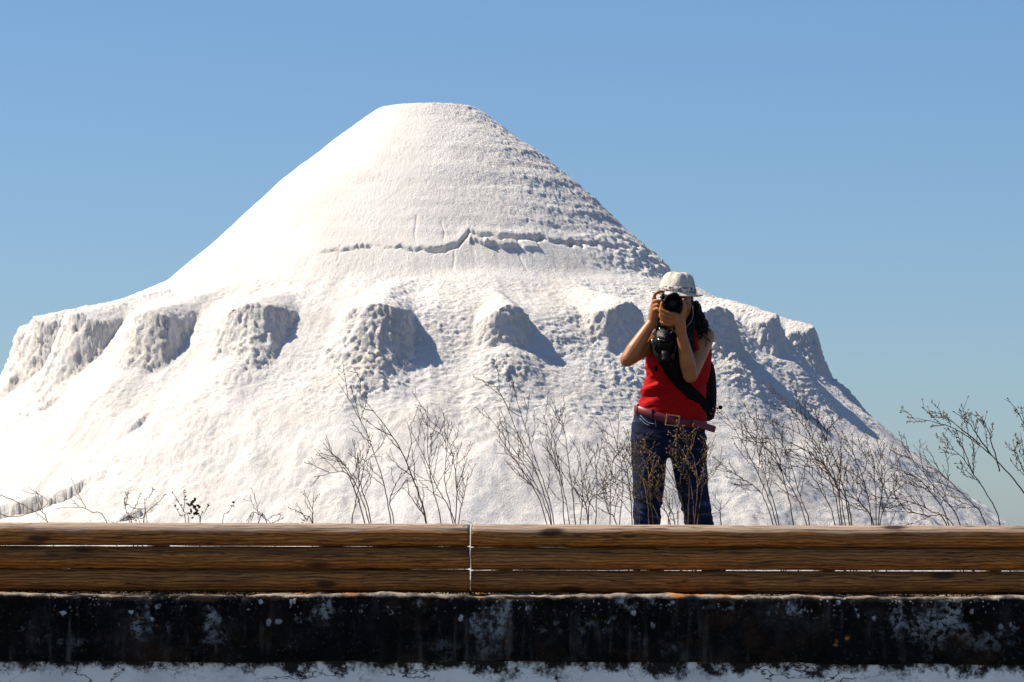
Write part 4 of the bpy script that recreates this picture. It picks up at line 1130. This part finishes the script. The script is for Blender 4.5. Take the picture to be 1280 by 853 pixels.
# ------------------------------------------------------------------ cameras and bag
def rbox(bm, c, s, bev, rot=None):
    b2 = bmesh.new(); bmesh.ops.create_cube(b2, size=1, matrix=Matrix.Diagonal((*s, 1)))
    bmesh.ops.bevel(b2, geom=b2.edges[:], offset=bev, segments=3, affect='EDGES')
    M = Matrix.Translation(c) @ (rot.to_4x4() if rot else Matrix())
    b2.transform(M); me = bpy.data.meshes.new("t"); b2.to_mesh(me); b2.free(); bm.from_mesh(me); bpy.data.meshes.remove(me)
def lathe(prof, sides=40, axis='-Y'):
    mb = bmesh.new(); loops = []
    for (r, t) in prof:
        loops.append([mb.verts.new((r * math.cos(2 * math.pi * k / sides), -t, r * math.sin(2 * math.pi * k / sides))) for k in range(sides)])
    for a, b in zip(loops[:-1], loops[1:]):
        for k in range(sides): mb.faces.new((a[k], a[(k + 1) % sides], b[(k + 1) % sides], b[k]))
    if prof[0][0] > 0: mb.faces.new(loops[0])
    mb.faces.new(loops[-1][::-1])
    bmesh.ops.recalc_face_normals(mb, faces=mb.faces[:])
    return mb
def camera_body(bm):
    rbox(bm, Vector((0.004, 0, -.006)), (.136, .048, .082), .010)
    rbox(bm, Vector((-.056, -.028, -.006)), (.028, .036, .080), .012)     # grip
    rbox(bm, Vector((0.008, -.004, .046)), (.056, .056, .030), .010)       # prism
    rbox(bm, Vector((-.048, -.004, .038)), (.030, .034, .012), .004)
def held_camera():
    lens = L(838.5, 383.5)
    o = Vector((lens.x, -0.150, lens.z))
    root = thing("camera", "black camera with a wide round lens held up to the face of the woman", "camera", PB + o)
    bm = bmesh.new(); camera_body(bm); b = bm_obj("camera_body", bm, M_CAM, root)
    bm = lathe([(.036, .02), (.038, .03), (.038, .055), (.041, .060), (.042, .085), (.044, .095), (.0455, .132), (.043, .132), (.042, .098), (.036, .094), (.036, .092), (.001, .092)]); ln = bm_obj("lens", bm, M_CAM, root)
    bm = bmesh.new(); ball(bm, Vector((0, -.083, 0)), (.034, .014, .034)); bm_obj("front_glass", bm, M_GLASS, ln)
    bm = lathe([(.0386, .040), (.0392, .041), (.0392, .046), (.0386, .047)]); bm_obj("focus_ring", bm, M_CAM, ln)
    mb = MB(); mb.tube([Vector((-.012, -.034, .058)), Vector((.026, -.034, .058))], .0016, 4); mb.build("name_plate", M_SILV, b)
    bm = lathe([(.009, 0), (.009, .008), (.007, .010)]); k = bm_obj("mode_dial", bm, M_SILV, b); k.location = (-.046, -.006, .050); k.rotation_euler = (R(-90), 0, 0)
    # strap edge curving round her cheek, its highlight put in as pale colour
    mb = MB(); P = [L(857, 368, -.13), L(864, 380, -.11), L(866.5, 392, -.10), L(864, 402, -.10), L(858, 409, -.10), L(854, 418, -.125)]
    P = [p - o for p in P]; pl = catmull(P, 6); mb.tube(pl, .0017, 5)
    ms = mat("strap_highlight", (0.35, 0.34, 0.33), 0.5); mb.build("strap", ms, root)
held_camera()
def hanging_camera():
    c = L(832, 428, -.19)
    root = thing("camera", "second black camera hanging on the chest of the woman below her raised hands", "camera", PB + c)
    rot = Matrix.Rotation(R(8), 3, 'Y')
    bm = bmesh.new()
    rbox(bm, Vector((0, 0, 0)), (.098, .050, .120), .010, rot); rbox(bm, Vector((-.004, -.018, .018)), (.060, .040, .050), .010, rot)
    b = bm_obj("camera_body", bm, M_CAM, root)
    bm = lathe([(.030, 0), (.031, .02), (.030, .035), (.032, .04), (.032, .055), (.028, .055), (.028, .045), (.001, .045)])
    ln = bm_obj("lens", bm, M_CAM, root); ln.rotation_euler = (R(78), 0, R(6)); ln.location = (-.004, -.004, -.050)
    for k, (px, py, qx, qy) in enumerate(((824, 410, 826, 416), (829, 417, 831, 423), (838, 417, 841, 413), (815, 424, 815, 430), (822, 424, 831, 426))):
        mb = MB(); mb.tube([L(px, py, -.236) - c, L(qx, qy, -.236) - c], .0022, 4); mb.build("trim", M_SILV, root)
    bm = lathe([(.011, 0), (.011, .008), (.008, .010)]); d = bm_obj("dial", bm, mat("grey_dial", (0.12, 0.12, 0.13), 0.4), b); d.location = L(818, 417, -.222) - c
    mb = MB()
    for (p, q, r) in (((822, 412, -.18), (826, 402, -.12), (838, 400, .03)), ((842, 412, -.18), (850, 404, -.10), (856, 402, .05))):
        mb.tube(catmull([L(*p) - c, L(*q) - c, L(*r) - c], 6), .006, 6)
    mb.build("strap", M_BLACK, root)
    vs = []; fs = []; H_ = [(846, 410, -.10, .030), (846, 425, -.15, .040), (846, 440, -.160, .046), (846, 455, -.165, .048), (848, 468, -.150, .040), (852, 477, -.135, .026)]
    for px, py, y, hw in H_:
        p = L(px, py, y) - c
        for dx, dy in ((-hw, .012), (0, -.004), (hw, .012), (hw, .024), (0, .012), (-hw, .024)): vs.append((p.x + dx, p.y + dy, p.z))
    for i in range(len(H_) - 1):
        for k in range(6): fs.append((i * 6 + k, i * 6 + (k + 1) % 6, i * 6 + 6 + (k + 1) % 6, i * 6 + 6 + k))
    fs.append((5, 4, 3, 2, 1, 0)); e = (len(H_) - 1) * 6; fs.append(tuple(e + k for k in range(6)))
    me = bpy.data.meshes.new("harness"); me.from_pydata(vs, [], fs); me.update(); link_mesh("harness", me, M_BLACK, root)
    bm = bmesh.new(); rbox(bm, L(820, 461, -.155) - c, (.020, .012, .030), .004); bm_obj("strap_tab", bm, M_BLACK, root)
hanging_camera()
def ribbon(pts, hw, th, normals=None):
    vs = []; fs = []
    n = len(pts)
    for i, p in enumerate(pts):
        d = (pts[min(i + 1, n - 1)] - pts[max(i - 1, 0)]).normalized(); nn = normals[i] if normals else Vector((0, -1, 0))
        s = d.cross(nn).normalized(); nn = s.cross(d)
        for (a, b) in ((-1, 0), (1, 0), (1, 1), (-1, 1)): vs.append(tuple(p + s * hw * a + nn * th * b))
    for i in range(n - 1):
        for k in range(4): fs.append((i * 4 + k, i * 4 + (k + 1) % 4, i * 4 + 4 + (k + 1) % 4, i * 4 + 4 + k))
    fs.append((3, 2, 1, 0)); e = (n - 1) * 4; fs.append((e, e + 1, e + 2, e + 3))
    me = bpy.data.meshes.new("strap"); me.from_pydata(vs, [], fs); me.update(); return me
def build_bag():
    c = L(884, 488, .16)
    root = thing("sling_bag", "black sling bag on the hip of the woman with its strap across her red top", "bag", PB + c)
    bm = bmesh.new()
    rings = []
    for (py, xl, xr) in ((526, 866, 889), (522, 862, 893.5), (510, 860, 896), (490, 860, 896.5), (470, 862, 895.5), (456, 866, 893), (449, 872, 888)):
        a = L(xl, py, .12); b = L(xr, py, .12); rings.append(((a.x + b.x) / 2 - c.x, 0.0, a.z - c.z, (b.x - a.x) / 2, .085, .085, 0))
    loft(bm, rings)
    me = remesh(bm, .008, 4, "bag_body"); link_mesh("bag_body", me, M_BLACK, root)
    bm = bmesh.new(); rbox(bm, L(886, 508, .06) - c, (.050, .030, .090), .012); bm_obj("pocket", bm, M_BLACK, root)
    # diagonal strap, hugging the front of the top
    ks = [(818, 428), (824, 440), (832, 456), (842, 470), (854, 482), (866, 493), (876, 502), (882, 508)]
    P = []
    for i in range(len(ks) - 1):
        for t in range(4):
            f = t / 4; P.append(front(ks[i][0] * (1 - f) + ks[i + 1][0] * f, ks[i][1] * (1 - f) + ks[i + 1][1] * f, .004))
    for _ in range(6): P = [P[0]] + [(P[i - 1] + P[i] + P[i + 1]) / 3 for i in range(1, len(P) - 1)] + [P[-1]]
    P = [p - Vector((0, .006, 0)) for p in P]
    P = [L(822, 414, .06)] + [L(816, 420, -.03)] + P + [L(886, 508, .0), L(888, 508, .08)]
    P = [p - c for p in P]
    me = ribbon(P, .031, .006); o = link_mesh("shoulder_strap", me, M_BLACK, root, False)
    # buckle and dangling webbing on the bag
    for (pts) in ([(885, 500), (890, 505), (893, 510)], [(892, 509), (888, 512), (891, 515)], [(896, 511), (900, 510), (903, 509)], [(875, 505), (879, 500)]):
        mb = MB(); mb.tube(catmull([L(x, y, .03 if x < 895 else .10) - c for x, y in pts], 4), .0035, 5); mb.build("webbing", M_SILV if pts[0][0] < 880 else M_BLACK, root)
    bm = bmesh.new(); rbox(bm, L(900.5, 509.5, .10) - c, (.022, .014, .020), .004); bm_obj("clip", bm, M_BLACK, root)
build_bag()
